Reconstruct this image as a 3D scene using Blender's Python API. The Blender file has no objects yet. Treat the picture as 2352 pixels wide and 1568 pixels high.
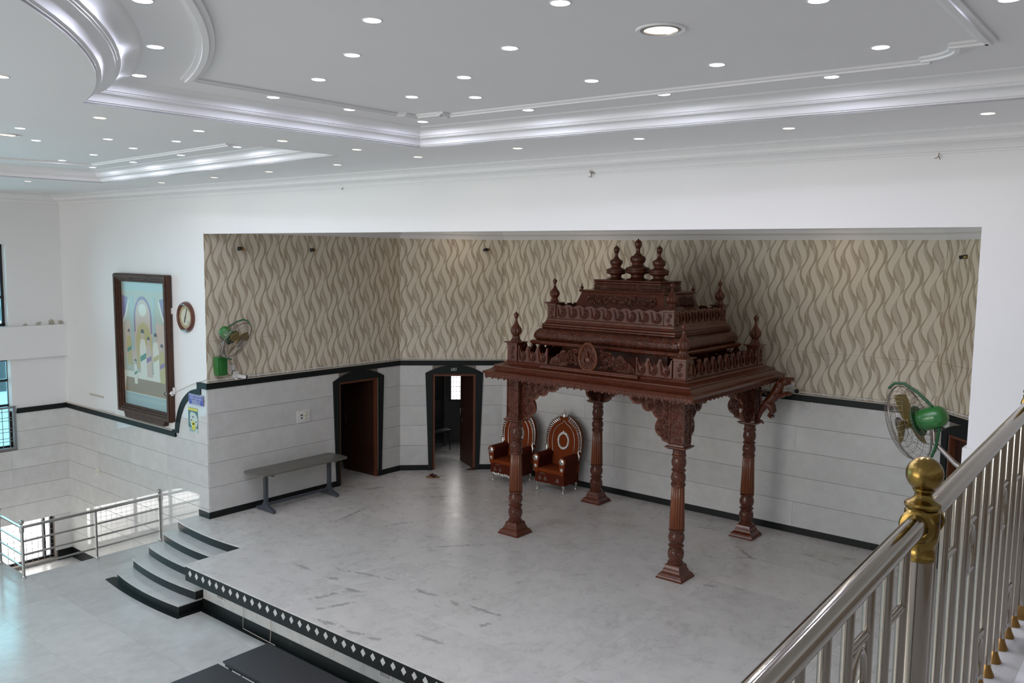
import bpy, bmesh, math, random
from mathutils import Vector, Matrix
from mathutils.geometry import tessellate_polygon
PI = math.pi
sin, cos = math.sin, math.cos
SC = bpy.context.scene
COL = SC.collection
RND = random.Random(7)

# ------------------------------------------------------------------ camera, sky, exposure
cam_d = bpy.data.cameras.new('camera')
cam_d.sensor_width = 36.0
cam_d.lens = 36.0 * 1956.44 / 2352.0
cam_d.clip_start = 0.05
cam = bpy.data.objects.new('camera', cam_d)
COL.objects.link(cam)
SC.camera = cam
_yaw, _pitch, _roll = 0.6813, 0.102, 0.0133
_f = Vector((-sin(_yaw) * cos(_pitch), cos(_yaw) * cos(_pitch), -sin(_pitch)))
_r = Vector((cos(_yaw), sin(_yaw), 0))
_u = _r.cross(_f)
_r2 = cos(_roll) * _r + sin(_roll) * _u
_u2 = -sin(_roll) * _r + cos(_roll) * _u
_m = Matrix((_r2, _u2, -_f)).transposed().to_4x4()
_m.translation = Vector((11.3473, -6.4017, 4.6005))
cam.matrix_world = _m

world = bpy.data.worlds.new('sky')
SC.world = world
world.use_nodes = True
_bg = world.node_tree.nodes['Background']
SKY = 5.3
_bg.inputs['Color'].default_value = (1.0, 0.985, 0.96, 1)
_bg.inputs['Strength'].default_value = SKY

SC.view_settings.view_transform = 'Standard'
SC.view_settings.look = 'None'
SC.view_settings.gamma = 1.0
SC.view_settings.use_curve_mapping = False
SC.view_settings.exposure = 0.19
SC.cycles.use_denoising = True
SC.cycles.use_light_tree = True
SC.cycles.max_bounces = 10
SC.cycles.diffuse_bounces = 5
SC.cycles.glossy_bounces = 4
SC.cycles.caustics_reflective = False
SC.cycles.caustics_refractive = False
SC.cycles.sample_clamp_indirect = 6.0
SC.cycles.blur_glossy = 0.5

COOL_W, WARM_W = 6.0, 1.6
def portal(loc, rot, sx, sy):
    l = bpy.data.lights.new('window_daylight', 'AREA')
    l.shape = 'RECTANGLE'; l.size = sx; l.size_y = sy
    l.cycles.is_portal = True
    o = bpy.data.objects.new('window_daylight', l)
    COL.objects.link(o); o.location = loc; o.rotation_euler = rot
    return o
portal((-7.20, -3.0, 2.6), (0, -PI / 2, 0), 4.1, 6.8)
portal((-7.20, -0.3, -1.4), (0, -PI / 2, 0), 1.0, 2.8)
portal((1.5, -13.2, 2.7), (-PI / 2, 0, PI), 11.0, 3.4)

# ------------------------------------------------------------------ materials
MATS = {}
def new_mat(name):
    m = bpy.data.materials.new(name); m.use_nodes = True
    nt = m.node_tree; nt.nodes.clear()
    out = nt.nodes.new('ShaderNodeOutputMaterial')
    b = nt.nodes.new('ShaderNodeBsdfPrincipled')
    nt.links.new(b.outputs[0], out.inputs[0])
    MATS[name] = m
    return m, nt, b
def setv(b, **k):
    for n, v in k.items():
        n = {'color': 'Base Color', 'rough': 'Roughness', 'metal': 'Metallic', 'spec': 'Specular IOR Level',
             'coat': 'Coat Weight', 'coatr': 'Coat Roughness', 'sheen': 'Sheen Weight'}[n]
        if n == 'Base Color': v = (*v, 1)
        b.inputs[n].default_value = v
class NT:
    def __init__(s, nt): s.nt = nt
    def n(s, t, **k):
        nd = s.nt.nodes.new(t)
        for a, v in k.items(): setattr(nd, a, v)
        return nd
    def l(s, a, b): s.nt.links.new(a, b)
    def m(s, op, a, b=None, c=None, clamp=False):
        nd = s.nt.nodes.new('ShaderNodeMath'); nd.operation = op; nd.use_clamp = clamp
        for i, v in enumerate((a, b, c)):
            if v is None: continue
            if isinstance(v, (int, float)): nd.inputs[i].default_value = v
            else: s.l(v, nd.inputs[i])
        return nd.outputs[0]
    def mix(s, fac, a, b):
        nd = s.nt.nodes.new('ShaderNodeMix'); nd.data_type = 'RGBA'
        for i, v in ((0, fac), (6, a), (7, b)):
            if isinstance(v, (int, float)): nd.inputs[i].default_value = v
            elif isinstance(v, tuple): nd.inputs[i].default_value = (*v, 1)
            else: s.l(v, nd.inputs[i])
        return nd.outputs[2]
    def ramp(s, fac, stops):
        nd = s.nt.nodes.new('ShaderNodeValToRGB'); cr = nd.color_ramp
        while len(cr.elements) < len(stops): cr.elements.new(0.5)
        for e, (p, c) in zip(cr.elements, stops):
            e.position = p; e.color = (*c, 1) if isinstance(c, tuple) else (c, c, c, 1)
        s.l(fac, nd.inputs[0]); return nd.outputs[0]
    def noise(s, vec, scale, detail=4, rough=0.55, dist=0.0):
        nd = s.nt.nodes.new('ShaderNodeTexNoise')
        nd.inputs['Scale'].default_value = scale; nd.inputs['Detail'].default_value = detail
        nd.inputs['Roughness'].default_value = rough; nd.inputs['Distortion'].default_value = dist
        if vec is not None: s.l(vec, nd.inputs['Vector'])
        return nd.outputs[0]
    def coord(s, scale=(1, 1, 1), rnd=0.0, rot=(0, 0, 0)):
        tc = s.n('ShaderNodeTexCoord'); v = tc.outputs['Object']
        if rnd:
            oi = s.n('ShaderNodeObjectInfo')
            cx = s.n('ShaderNodeCombineXYZ')
            s.l(s.m('MULTIPLY', oi.outputs['Random'], rnd), cx.inputs[0])
            s.l(s.m('MULTIPLY', oi.outputs['Random'], rnd * 1.7), cx.inputs[1])
            s.l(s.m('MULTIPLY', oi.outputs['Random'], rnd * 0.6), cx.inputs[2])
            ad = s.n('ShaderNodeVectorMath', operation='ADD'); s.l(v, ad.inputs[0]); s.l(cx.outputs[0], ad.inputs[1]); v = ad.outputs[0]
        mp = s.n('ShaderNodeMapping'); mp.inputs['Scale'].default_value = scale; mp.inputs['Rotation'].default_value = rot
        s.l(v, mp.inputs[0]); return mp.outputs[0]
    def bump(s, b, h, strength=0.3, dist=0.01):
        nd = s.n('ShaderNodeBump'); nd.inputs['Strength'].default_value = strength; nd.inputs['Distance'].default_value = dist
        s.l(h, nd.inputs['Height']); s.l(nd.outputs[0], b.inputs['Normal'])

def simple(name, color, rough=0.5, metal=0.0, **k):
    m, nt, b = new_mat(name); setv(b, color=color, rough=rough, metal=metal, **k)
    N = NT(nt)
    h = N.noise(N.coord(), 60, 3); N.bump(b, h, 0.03, 0.002)
    return m

def paint_mat(name, col, stain=None):
    m, nt, b = new_mat(name); N = NT(nt)
    v = N.coord()
    n1 = N.noise(v, 0.7, 5); n2 = N.noise(v, 9, 3)
    c = N.ramp(n1, [(0.3, tuple(x * 0.97 for x in col)), (0.7, col)])
    if stain:
        for (px, py, pz, r, tone) in stain:
            sp = N.n('ShaderNodeVectorMath', operation='DISTANCE'); N.l(v, sp.inputs[0]); sp.inputs[1].default_value = (px, py, pz)
            d = N.m('DIVIDE', sp.outputs['Value'], r)
            nn = N.noise(v, 14, 5, 0.7)
            f = N.m('SUBTRACT', N.m('MULTIPLY', nn, 2.1), N.m('ADD', d, 0.25))
            f = N.m('MULTIPLY', f, 3.0, clamp=True)
            f = N.m('MULTIPLY', f, 0.75)
            c = N.mix(f, c, tone)
    N.l(c, b.inputs['Base Color']); setv(b, rough=0.6)
    N.bump(b, n2, 0.04, 0.004)
    return m
paint_mat('white_paint', (0.80, 0.795, 0.79))
paint_mat('left_wall_paint', (0.80, 0.795, 0.79), [(14.2, .0, 3.08, .10, (.30, .27, .18)), (13.95, .0, 3.06, .08, (.35, .32, .24)), (14.38, .0, 3.05, .09, (.32, .29, .2)), (13.7, .0, 3.04, .07, (.35, .32, .24))])
paint_mat('ceiling_paint', (0.80, 0.79, 0.785))
paint_mat('cornice_paint', (0.81, 0.80, 0.795), [(4.0, -.15, 5.57, 0.30, (0.16, 0.13, 0.06)), (6.1, 1.42, 5.49, .05, (.2, .15, .1))])

def marble(name, base, vein, rough, rnd=13.0, vs=(1.2, 0.5, 1.2), patch=None, ps=(1.0, 3.6, 1.2), mott=0.12):
    m, nt, b = new_mat(name); N = NT(nt)
    v = N.coord(vs, rnd)
    w = N.noise(v, 2.2, 7, 0.62, 1.2)
    ridge = N.m('ABSOLUTE', N.m('SUBTRACT', w, 0.5))
    vein_f = N.ramp(ridge, [(0.0, 1.0), (0.035, 0.35), (0.10, 0.0)])
    big = N.noise(N.coord((1, 1, 1), rnd), 1.1, 3)
    vm = N.m('MULTIPLY', vein_f, N.ramp(big, [(0.42, 0.0), (0.62, 0.4)]))
    cl = N.noise(N.coord((1, 1, 1), rnd), 5.0, 6, 0.6)
    dark = tuple(x * (1 - mott) for x in base)
    c = N.ramp(cl, [(0.3, dark), (0.72, base)])
    oi = N.n('ShaderNodeObjectInfo')
    tone = N.m('ADD', N.m('MULTIPLY', oi.outputs['Random'], 0.10), 0.92)
    hs = N.n('ShaderNodeHueSaturation'); N.l(c, hs.inputs['Color']); N.l(tone, hs.inputs['Value']); c = hs.outputs[0]
    c = N.mix(vm, c, vein)
    if patch:
        # natural grey inclusions and olive clouds of this particular floor
        ge = N.n('ShaderNodeNewGeometry'); pos = ge.outputs['Position']
        def field(items):
            best = None
            for (x, y, hl, an, wd) in items:
                mp = N.n('ShaderNodeMapping'); mp.vector_type = 'TEXTURE'
                mp.inputs['Location'].default_value = (x, y, 0); mp.inputs['Rotation'].default_value = (0, 0, an); mp.inputs['Scale'].default_value = (hl * 1.25, wd, 1)
                N.l(pos, mp.inputs[0]); ln = N.n('ShaderNodeVectorMath', operation='LENGTH'); N.l(mp.outputs[0], ln.inputs[0])
                best = ln.outputs['Value'] if best is None else N.m('MINIMUM', best, ln.outputs['Value'])
            return N.m('SUBTRACT', 1.0, best)
        wn = N.n('ShaderNodeTexNoise'); wn.inputs['Scale'].default_value = 7.0; wn.inputs['Detail'].default_value = 8; wn.inputs['Roughness'].default_value = 0.65
        mp0 = N.n('ShaderNodeMapping'); mp0.inputs['Scale'].default_value = (0.8, 2.0, 1); N.l(pos, mp0.inputs[0]); N.l(mp0.outputs[0], wn.inputs['Vector'])
        jag = N.m('MULTIPLY', N.m('SUBTRACT', wn.outputs[0], 0.5), 4.2)
        f = N.m('MULTIPLY', N.m('SUBTRACT', N.m('ADD', N.m('MAXIMUM', field(patch[0]), -0.6), jag), 0.22), 5.0, clamp=True)
        c = N.mix(N.m('MULTIPLY', f, 0.62), c, (0.26, 0.26, 0.25))
        g = N.m('MULTIPLY', N.m('ADD', N.m('MAXIMUM', field(patch[1]), -0.4), N.m('MULTIPLY', jag, 0.6)), 0.55, clamp=True)
        c = N.mix(N.m('MULTIPLY', g, 0.62), c, (0.30, 0.285, 0.20))
    N.l(c, b.inputs['Base Color'])
    r = N.ramp(cl, [(0.3, rough * 0.8), (0.8, rough * 1.25)]); N.l(r, b.inputs['Roughness'])
    return m
_st = [(1.39, 1.08, .22, -.07), (2.07, 1.09, .17, .3), (2.3, 1.5, .38, .22), (2.64, 1.0, .28, .13), (3.44, 1.59, .19, 0), (3.93, 1.59, .09, -.22), (3.19, .11, .22, .18), (3.65, .15, .13, .31), (3.93, .19, .11, .31), (4.51, .61, .25, .04),
       (4.49, 1.66, .3, .09), (4.69, 1.34, .14, 1.34), (-.04, 3.21, .47, 1.83), (.98, 3.41, .27, 1.27), (2.43, 3.2, .39, .88), (2.85, .55, .28, 1.16), (2.48, .63, .2, 1.28), (5.11, 6.7, .14, .22), (6.84, 6.53, .14, .1), (7.39, 6.8, .09, .41), (6.11, 5.93, .33, -.75),
       (7.22, 6.44, .17, -.12), (6.22, 4.36, .12, .15), (-1.0, 4.6, .25, 1.2), (.3, 5.0, .3, .8), (1.2, 4.4, .2, 1.1)]
PATCH = ([(x, y, h, a, .050 if h < .35 else .04) for x, y, h, a in _st],
         [(3.49, 6.37, .45, .5, .28), (3.02, 5.29, .35, .2, .2), (5.1, 6.83, .5, .1, .25), (.51, 6.65, .5, .6, .22), (7.2, 6.7, .7, .2, .3), (8.1, 7.2, .4, 0, .2), (1.6, 5.6, .4, .9, .2), (-.2, 5.3, .5, .9, .2), (3.9, 5.9, .4, .3, .25)])
marble('marble_wall', (0.68, 0.68, 0.665), (0.56, 0.56, 0.50), 0.22)
marble('marble_wall_gloss', (0.68, 0.68, 0.665), (0.56, 0.57, 0.55), 0.045)
marble('marble_floor', (0.60, 0.60, 0.585), (0.42, 0.42, 0.40), 0.16)
marble('marble_stage', (0.71, 0.69, 0.665), (0.38, 0.38, 0.36), 0.30, patch=PATCH)
marble('marble_beige', (0.33, 0.27, 0.20), (0.25, 0.2, 0.15), 0.3)
marble('marble_balcony', (0.66, 0.65, 0.63), (0.5, 0.5, 0.48), 0.3)
simple('grout', (0.23, 0.20, 0.17), 0.8)
simple('floor_joint', (0.36, 0.35, 0.33), 0.7)
def granite(name, a, b_, rough):
    m, nt, b = new_mat(name); N = NT(nt)
    v = N.coord((1, 1, 1), 5)
    c = N.ramp(N.noise(v, 90, 3, .7), [(0.4, a), (0.7, b_)])
    sc = N.ramp(N.noise(N.coord((0.6, 2, 1), 5), 3, 8, 0.7, 1.5), [(0.66, 0.0), (0.70, 0.35)])
    c = N.mix(sc, c, (0.25, 0.26, 0.25))
    N.l(c, b.inputs['Base Color']); setv(b, rough=rough, spec=0.3)
    return m
granite('black_granite', (0.005, 0.006, 0.006), (0.012, 0.014, 0.014), 0.4)
granite('black_trim', (0.004, 0.006, 0.006), (0.009, 0.013, 0.013), 0.5)
granite('grey_granite', (0.10, 0.098, 0.085), (0.22, 0.21, 0.185), 0.3)

def wallpaper():
    m, nt, b = new_mat('wallpaper'); N = NT(nt)
    tc = N.n('ShaderNodeTexCoord'); sx = N.n('ShaderNodeSeparateXYZ'); N.l(tc.outputs['Object'], sx.inputs[0])
    u, v = sx.outputs[0], sx.outputs[2]
    P, PV = 1.07, 0.63
    base, mid, mid2, light = (0.440, 0.365, 0.265), (0.580, 0.515, 0.410), (0.535, 0.470, 0.370), (0.740, 0.675, 0.550)
    c = base
    def ribbon(c, x0, A, ph, w0, sg, col, sharp=0.55):
        th = N.m('MULTIPLY', N.m('ADD', N.m('DIVIDE', v, PV), ph), 2 * PI)
        d = N.m('SUBTRACT', N.m('SUBTRACT', u, N.m('MULTIPLY', N.m('SINE', th), A)), x0 * P)
        d = N.m('ABSOLUTE', N.m('SUBTRACT', N.m('FRACT', N.m('ADD', N.m('DIVIDE', d, P), 0.5)), 0.5))
        d = N.m('MULTIPLY', d, P)
        w = N.m('POWER', N.m('MAXIMUM', N.m('ADD', 0.5, N.m('MULTIPLY', N.m('COSINE', th), 0.5 * sg)), 0.0), sharp)
        w = N.m('ADD', N.m('MULTIPLY', w, w0), 0.0025)
        f = N.m('MULTIPLY', N.m('SUBTRACT', w, d), 300.0, clamp=True)
        e = N.m('MULTIPLY', N.m('SUBTRACT', N.m('ADD', w, 0.003), d), 400.0, clamp=True)
        c = N.mix(N.m('MULTIPLY', e, 0.7), c, (0.43, 0.34, 0.24))
        return N.mix(f, c, col)
    for k in (0, 1):
        for x0, A, ph, w0, sg, col in ((.315, .045, .60, .040, -1, mid), (.54, .045, .24, .040, 1, mid), (.685, .05, .22, .026, -1, mid2), (.43, .05, .05, .030, 1, mid2)):
            c = ribbon(c, x0 + .5 * k, A, ph + .5 * k, w0, sg, col)
    for k in (0, 1):
        for x0, A, ph, w0, sg in ((.503, .055, .385, .056, 1), (.634, .048, .269, .057, -1), (.753, .056, .169, .058, 1), (.393, .046, .454, .058, -1)):
            c = ribbon(c, x0 + .5 * k, A, ph + .5 * k, w0, sg, light)
    N.l(c, b.inputs['Base Color']); setv(b, rough=0.55)
    N.bump(b, N.noise(N.coord(), 220, 2), 0.05, 0.002)
wallpaper()

def wood(name, dark, lite, rough, coat, carve=0.0, scale=(1, 1, 1)):
    m, nt, b = new_mat(name); N = NT(nt)
    v = N.coord((6, 6, 0.7), 4)
    g = N.noise(v, 3.0, 6, 0.6, 0.8)
    c = N.ramp(g, [(0.3, dark), (0.7, lite)])
    N.l(c, b.inputs['Base Color']); setv(b, rough=rough, coat=coat, coatr=0.09, spec=0.35)
    if carve:
        vo = N.n('ShaderNodeTexVoronoi'); vo.feature = 'SMOOTH_F1'; vo.inputs['Scale'].default_value = 26
        wv = N.coord((1, 1, 1)); no = N.n('ShaderNodeTexNoise'); no.inputs['Scale'].default_value = 9; N.l(wv, no.inputs['Vector'])
        mx = N.n('ShaderNodeMix', data_type='VECTOR'); mx.inputs[0].default_value = 0.18; N.l(wv, mx.inputs[4]); N.l(no.outputs['Color'], mx.inputs[5])
        N.l(mx.outputs[1], vo.inputs['Vector'])
        s = N.m('SINE', N.m('MULTIPLY', vo.outputs['Distance'], 34))
        N.bump(b, s, carve, 0.006)
        c = N.mix(N.m('MULTIPLY', N.m('ADD', s, 1.0), 0.12), c, tuple(x * 0.45 for x in dark)); N.l(c, b.inputs['Base Color'])
    return m
wood('varnished_wood', (0.066, 0.013, 0.005), (0.140, 0.031, 0.010), 0.30, 0.35)
wood('carved_wood', (0.095, 0.020, 0.008), (0.170, 0.040, 0.014), 0.26, 0.5, carve=0.9)
wood('amber_wood', (0.110, 0.027, 0.008), (0.200, 0.052, 0.014), 0.28, 0.4)
wood('column_wood', (0.065, 0.015, 0.007), (0.135, 0.034, 0.013), 0.30, 0.4)
wood('door_frame_wood', (0.10, 0.030, 0.012), (0.15, 0.046, 0.018), 0.45, 0.1)
wood('door_leaf_wood', (0.025, 0.009, 0.005), (0.045, 0.016, 0.009), 0.45, 0.1)
wood('frame_wood', (0.050, 0.020, 0.011), (0.100, 0.042, 0.024), 0.5, 0.0, carve=0.5)
simple('rust_velvet', (0.190, 0.036, 0.007), 0.8, spec=0.15)
simple('dark_velvet', (0.085, 0.013, 0.005), 0.8, spec=0.15)
simple('silver', (0.62, 0.60, 0.57), 0.25, 0.9)
m, nt, b = new_mat('embossed_silver'); N = NT(nt); setv(b, color=(0.62, 0.60, 0.57), rough=0.3, metal=0.85)
vo = N.n('ShaderNodeTexVoronoi'); vo.inputs['Scale'].default_value = 60; N.l(N.coord(), vo.inputs['Vector']); N.bump(b, vo.outputs['Distance'], 0.9, 0.008)
simple('steel', (0.52, 0.51, 0.50), 0.2, 1.0)
simple('rail_steel', (0.43, 0.39, 0.34), 0.10, 1.0)
m, nt, b = new_mat('brass'); N = NT(nt); setv(b, rough=0.17, metal=1.0)
N.l(N.ramp(N.noise(N.coord(), 14, 5), [(0.3, (0.17, 0.105, 0.025)), (0.7, (0.31, 0.21, 0.062))]), b.inputs['Base Color'])
N.l(N.ramp(N.noise(N.coord(), 30, 5), [(0.3, 0.20), (0.8, 0.36)]), b.inputs['Roughness'])
simple('green_enamel', (0.018, 0.15, 0.025), 0.28, coat=0.5)
simple('dark_green', (0.010, 0.075, 0.022), 0.4)
simple('wire', (0.32, 0.28, 0.25), 0.35, 0.9)
simple('fan_blade', (0.24, 0.17, 0.045), 0.4)
simple('fan_hub', (0.40, 0.38, 0.37), 0.35, 0.6)
simple('black_plastic', (0.012, 0.012, 0.014), 0.45)
simple('black_metal', (0.014, 0.015, 0.018), 0.45)
simple('table_top_black', (0.022, 0.024, 0.029), 0.5)
simple('blue_grey_metal', (0.055, 0.065, 0.080), 0.4)
simple('white_plastic', (0.72, 0.71, 0.69), 0.4)
simple('cream_plastic', (0.60, 0.56, 0.40), 0.4)
simple('ivory_ledge', (0.52, 0.47, 0.40), 0.6)
simple('window_frame_black', (0.012, 0.014, 0.020), 0.35)
simple('grey_grille', (0.26, 0.27, 0.28), 0.4, 0.5)
simple('clock_wood', (0.10, 0.022, 0.010), 0.25, coat=0.6)
simple('dial_cream', (0.55, 0.49, 0.36), 0.5)
simple('dial_gold', (0.36, 0.26, 0.12), 0.5)
simple('slipper_tan', (0.22, 0.12, 0.045), 0.7)
simple('slipper_red', (0.06, 0.010, 0.012), 0.5)
simple('sign_blue', (0.05, 0.045, 0.36), 0.4)
simple('sign_white', (0.72, 0.74, 0.74), 0.5)
simple('print_yellow', (0.62, 0.58, 0.06), 0.5)
simple('print_teal', (0.07, 0.16, 0.17), 0.5)
simple('print_pale', (0.52, 0.60, 0.56), 0.5)
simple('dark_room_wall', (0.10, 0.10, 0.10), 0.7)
simple('ring_paint', (0.85, 0.84, 0.83), 0.4)
simple('brass_old', (0.34, 0.20, 0.07), 0.35, 0.9)
simple('building_far', (0.30, 0.36, 0.40), 0.8)
m, nt, b = new_mat('glass_tint')
nt.nodes.clear()
out = nt.nodes.new('ShaderNodeOutputMaterial'); tr = nt.nodes.new('ShaderNodeBsdfTransparent'); gl = nt.nodes.new('ShaderNodeBsdfGlossy')
gl.inputs['Roughness'].default_value = 0.02; tr.inputs['Color'].default_value = (0.55, 0.84, 0.92, 1)
mx = nt.nodes.new('ShaderNodeMixShader'); fr = nt.nodes.new('ShaderNodeFresnel'); fr.inputs[0].default_value = 1.45
nt.links.new(fr.outputs[0], mx.inputs[0]); nt.links.new(tr.outputs[0], mx.inputs[1]); nt.links.new(gl.outputs[0], mx.inputs[2]); nt.links.new(mx.outputs[0], out.inputs[0])
def emit(name, col, st):
    m = bpy.data.materials.new(name); m.use_nodes = True; nt = m.node_tree; nt.nodes.clear()
    out = nt.nodes.new('ShaderNodeOutputMaterial'); e = nt.nodes.new('ShaderNodeEmission')
    e.inputs[0].default_value = (*col, 1); e.inputs[1].default_value = st
    nt.links.new(e.outputs[0], out.inputs[0]); MATS[name] = m
emit('lamp_cool', (0.85, 0.90, 1.0), 6.0)
emit('lamp_warm', (1.0, 0.86, 0.66), 2.4)

# ------------------------------------------------------------------ mesh builder
class MB:
    def __init__(s): s.v = []; s.f = []
    def add(s, vs, fs):
        o = len(s.v); s.v += [tuple(x) for x in vs]; s.f += [tuple(i + o for i in f) for f in fs]; return s
    def box(s, x0, x1, y0, y1, z0, z1):
        vs = [(x, y, z) for z in (z0, z1) for y in (y0, y1) for x in (x0, x1)]
        return s.add(vs, [(0, 2, 3, 1), (4, 5, 7, 6), (0, 1, 5, 4), (2, 6, 7, 3), (0, 4, 6, 2), (1, 3, 7, 5)])
    def boxm(s, M, x0, x1, y0, y1, z0, z1):
        t = MB().box(x0, x1, y0, y1, z0, z1); return s.add([M @ Vector(v) for v in t.v], t.f)
    def merge(s, o, M=None):
        return s.add([(M @ Vector(v)) if M else v for v in o.v], o.f)
    def lathe(s, prof, seg=24, c=(0, 0, 0), lobes=0, amp=0.0, rmin=0.0, M=None, cap=True, zr=None):
        vs = []; fs = []
        for (r, z) in prof:
            for k in range(seg):
                a = 2 * PI * k / seg
                rr = r
                if lobes and r > rmin and (zr is None or zr[0] <= z <= zr[1]): rr = r * (1 - amp * (0.5 - 0.5 * cos(lobes * a)))
                vs.append(Vector((rr * cos(a), rr * sin(a), z)))
        for i in range(len(prof) - 1):
            for k in range(seg):
                k2 = (k + 1) % seg
                fs.append((i * seg + k, i * seg + k2, (i + 1) * seg + k2, (i + 1) * seg + k))
        if cap:
            fs.append(tuple(range(seg))[::-1]); fs.append(tuple((len(prof) - 1) * seg + k for k in range(seg)))
        C = Vector(c)
        vs = [(M @ v if M else v) + C for v in vs]
        return s.add(vs, fs)
    def tube(s, pts, r, seg=8, closed=False, cap=True):
        pts = [Vector(p) for p in pts]; n = len(pts)
        rs = r if isinstance(r, (list, tuple)) else [r] * n
        vs = []; fs = []; up = None
        for i, p in enumerate(pts):
            if closed: t = pts[(i + 1) % n] - pts[i - 1]
            else: t = pts[min(i + 1, n - 1)] - pts[max(i - 1, 0)]
            t.normalize()
            if up is None:
                up = Vector((0, 0, 1)) if abs(t.z) < 0.9 else Vector((1, 0, 0))
            a = t.cross(up)
            if a.length < 1e-6: a = t.cross(Vector((0, 1, 0)))
            a.normalize(); b_ = a.cross(t); up = b_
            for k in range(seg):
                an = 2 * PI * k / seg
                vs.append(p + (a * cos(an) + b_ * sin(an)) * rs[i])
        m = n if closed else n - 1
        for i in range(m):
            for k in range(seg):
                k2 = (k + 1) % seg; j = (i + 1) % n
                fs.append((i * seg + k, j * seg + k, j * seg + k2, i * seg + k2))
        if cap and not closed:
            fs.append(tuple(range(seg))); fs.append(tuple((n - 1) * seg + k for k in range(seg))[::-1])
        return s.add(vs, fs)
    def prism(s, outer, holes, d0, d1, M=None):
        """outline in (x, z), extruded along y from d0 to d1"""
        loops = [outer] + list(holes)
        flat = [p for lp in loops for p in lp]
        tris = tessellate_polygon([[Vector((p[0], p[1], 0)) for p in lp] for lp in loops])
        n = len(flat)
        vs = [Vector((p[0], d0, p[1])) for p in flat] + [Vector((p[0], d1, p[1])) for p in flat]
        fs = []
        for t in tris:
            fs.append(tuple(t)); fs.append(tuple(i + n for i in t)[::-1])
        o = 0
        for lp in loops:
            k = len(lp)
            for i in range(k):
                a, b_ = o + i, o + (i + 1) % k
                fs.append((a, b_, b_ + n, a + n))
            o += k
        if M: vs = [M @ v for v in vs]
        return s.add(vs, fs)
    def ring(s, prof, hx, hy, cap=False, c=(0, 0)):
        """profile of (offset, z) swept round a rectangle with mitred corners"""
        vs = []; fs = []
        for (o, z) in prof:
            for sx, sy in ((-1, -1), (1, -1), (1, 1), (-1, 1)):
                vs.append((c[0] + sx * (hx + o), c[1] + sy * (hy + o), z))
        for i in range(len(prof) - 1):
            for k in range(4):
                k2 = (k + 1) % 4
                fs.append((4 * i + k, 4 * i + k2, 4 * i + 4 + k2, 4 * i + 4 + k))
        if cap:
            n = 4 * (len(prof) - 1); fs.append((n, n + 1, n + 2, n + 3))
        return s.add(vs, fs)
    def sphere(s, c, r, seg=16, rings=10, sc=(1, 1, 1)):
        prof = [(max(1e-4, r * sin(PI * i / rings)), -r * cos(PI * i / rings)) for i in range(rings + 1)]
        t = MB().lathe(prof, seg)
        return s.add([(v[0] * sc[0] + c[0], v[1] * sc[1] + c[1], v[2] * sc[2] + c[2]) for v in t.v], t.f)
    def mesh(s, name, mat, smooth=True, angle=38, bev=0.0):
        me = bpy.data.meshes.new(name)
        me.from_pydata([tuple(v) for v in s.v], [], s.f)
        bm = bmesh.new(); bm.from_mesh(me)
        bmesh.ops.recalc_face_normals(bm, faces=bm.faces)
        if bev:
            es = [e for e in bm.edges if len(e.link_faces) == 2 and e.calc_face_angle(0) > 0.6]
            bmesh.ops.bevel(bm, geom=es, offset=bev, segments=2, profile=0.6, affect='EDGES')
        if smooth:
            for f in bm.faces: f.smooth = True
            for e in bm.edges:
                e.smooth = not (len(e.link_faces) != 2 or e.calc_face_angle(0) > math.radians(angle))
        bm.to_mesh(me); bm.free()
        me.materials.append(MATS[mat] if isinstance(mat, str) else mat)
        return me
    def build(s, name, mat, parent=None, loc=None, rot=None, **k):
        return inst(name, s.mesh(name, mat, **k), parent, loc, rot)
def inst(name, me, parent=None, loc=None, rot=None, scale=None):
    o = bpy.data.objects.new(name, me); COL.objects.link(o)
    if parent: o.parent = parent
    if loc: o.location = loc
    if rot: o.rotation_euler = rot
    if scale: o.scale = scale
    return o
def thing(name, label, cat, loc=(0, 0, 0), rz=0, group=None, rot=None):
    o = bpy.data.objects.new(name, None); COL.objects.link(o)
    o.empty_display_size = 0.1
    o.location = loc; o.rotation_euler = rot or (0, 0, rz)
    tag(o, label, cat, group); return o
def tag(o, label, cat, group=None):
    o['label'] = label; o['category'] = cat
    if group: o['group'] = group
    return o
def struct(o):
    o['kind'] = 'structure'; return o
def copy_tree(o, parent=None):
    c = o.copy(); COL.objects.link(c); c.parent = parent
    for ch in list(o.children): copy_tree(ch, c)
    return c
def circle(cx, cz, r, n=16, a0=0.0, a1=2 * PI, end=False):
    m = n + (1 if end else 0)
    return [(cx + r * cos(a0 + (a1 - a0) * i / n), cz + r * sin(a0 + (a1 - a0) * i / n)) for i in range(m)]
def text_mesh(mb_parent, name, txt, size, mat, M, depth=0.0015, align='CENTER'):
    cu = bpy.data.curves.new('txt', 'FONT'); cu.body = txt; cu.size = size; cu.extrude = depth
    cu.align_x = align; cu.align_y = 'CENTER'; cu.resolution_u = 3
    o = bpy.data.objects.new('txt', cu); COL.objects.link(o)
    dg = bpy.context.evaluated_depsgraph_get(); dg.update()
    me = bpy.data.meshes.new_from_object(o.evaluated_get(dg))
    bpy.data.objects.remove(o); me.name = name
    me.transform(M); me.materials.clear(); me.materials.append(MATS[mat])
    return inst(name, me, mb_parent)
def frameM(origin, ux, nrm):
    """local x -> ux, local y -> into the wall (-nrm), local z up"""
    ux = Vector(ux).normalized(); n = Vector(nrm).normalized()
    M = Matrix((ux, -n, Vector((0, 0, 1)))).transposed().to_4x4(); M.translation = Vector(origin); return M
def textM(x, z, y):
    """text plane (x right, y up) -> local wall frame, facing out of the wall at depth y"""
    return Matrix(((1, 0, 0, x), (0, 0, -1, y), (0, 1, 0, z), (0, 0, 0, 1)))
def set_m(o, M): o.matrix_world = M; return o

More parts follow.
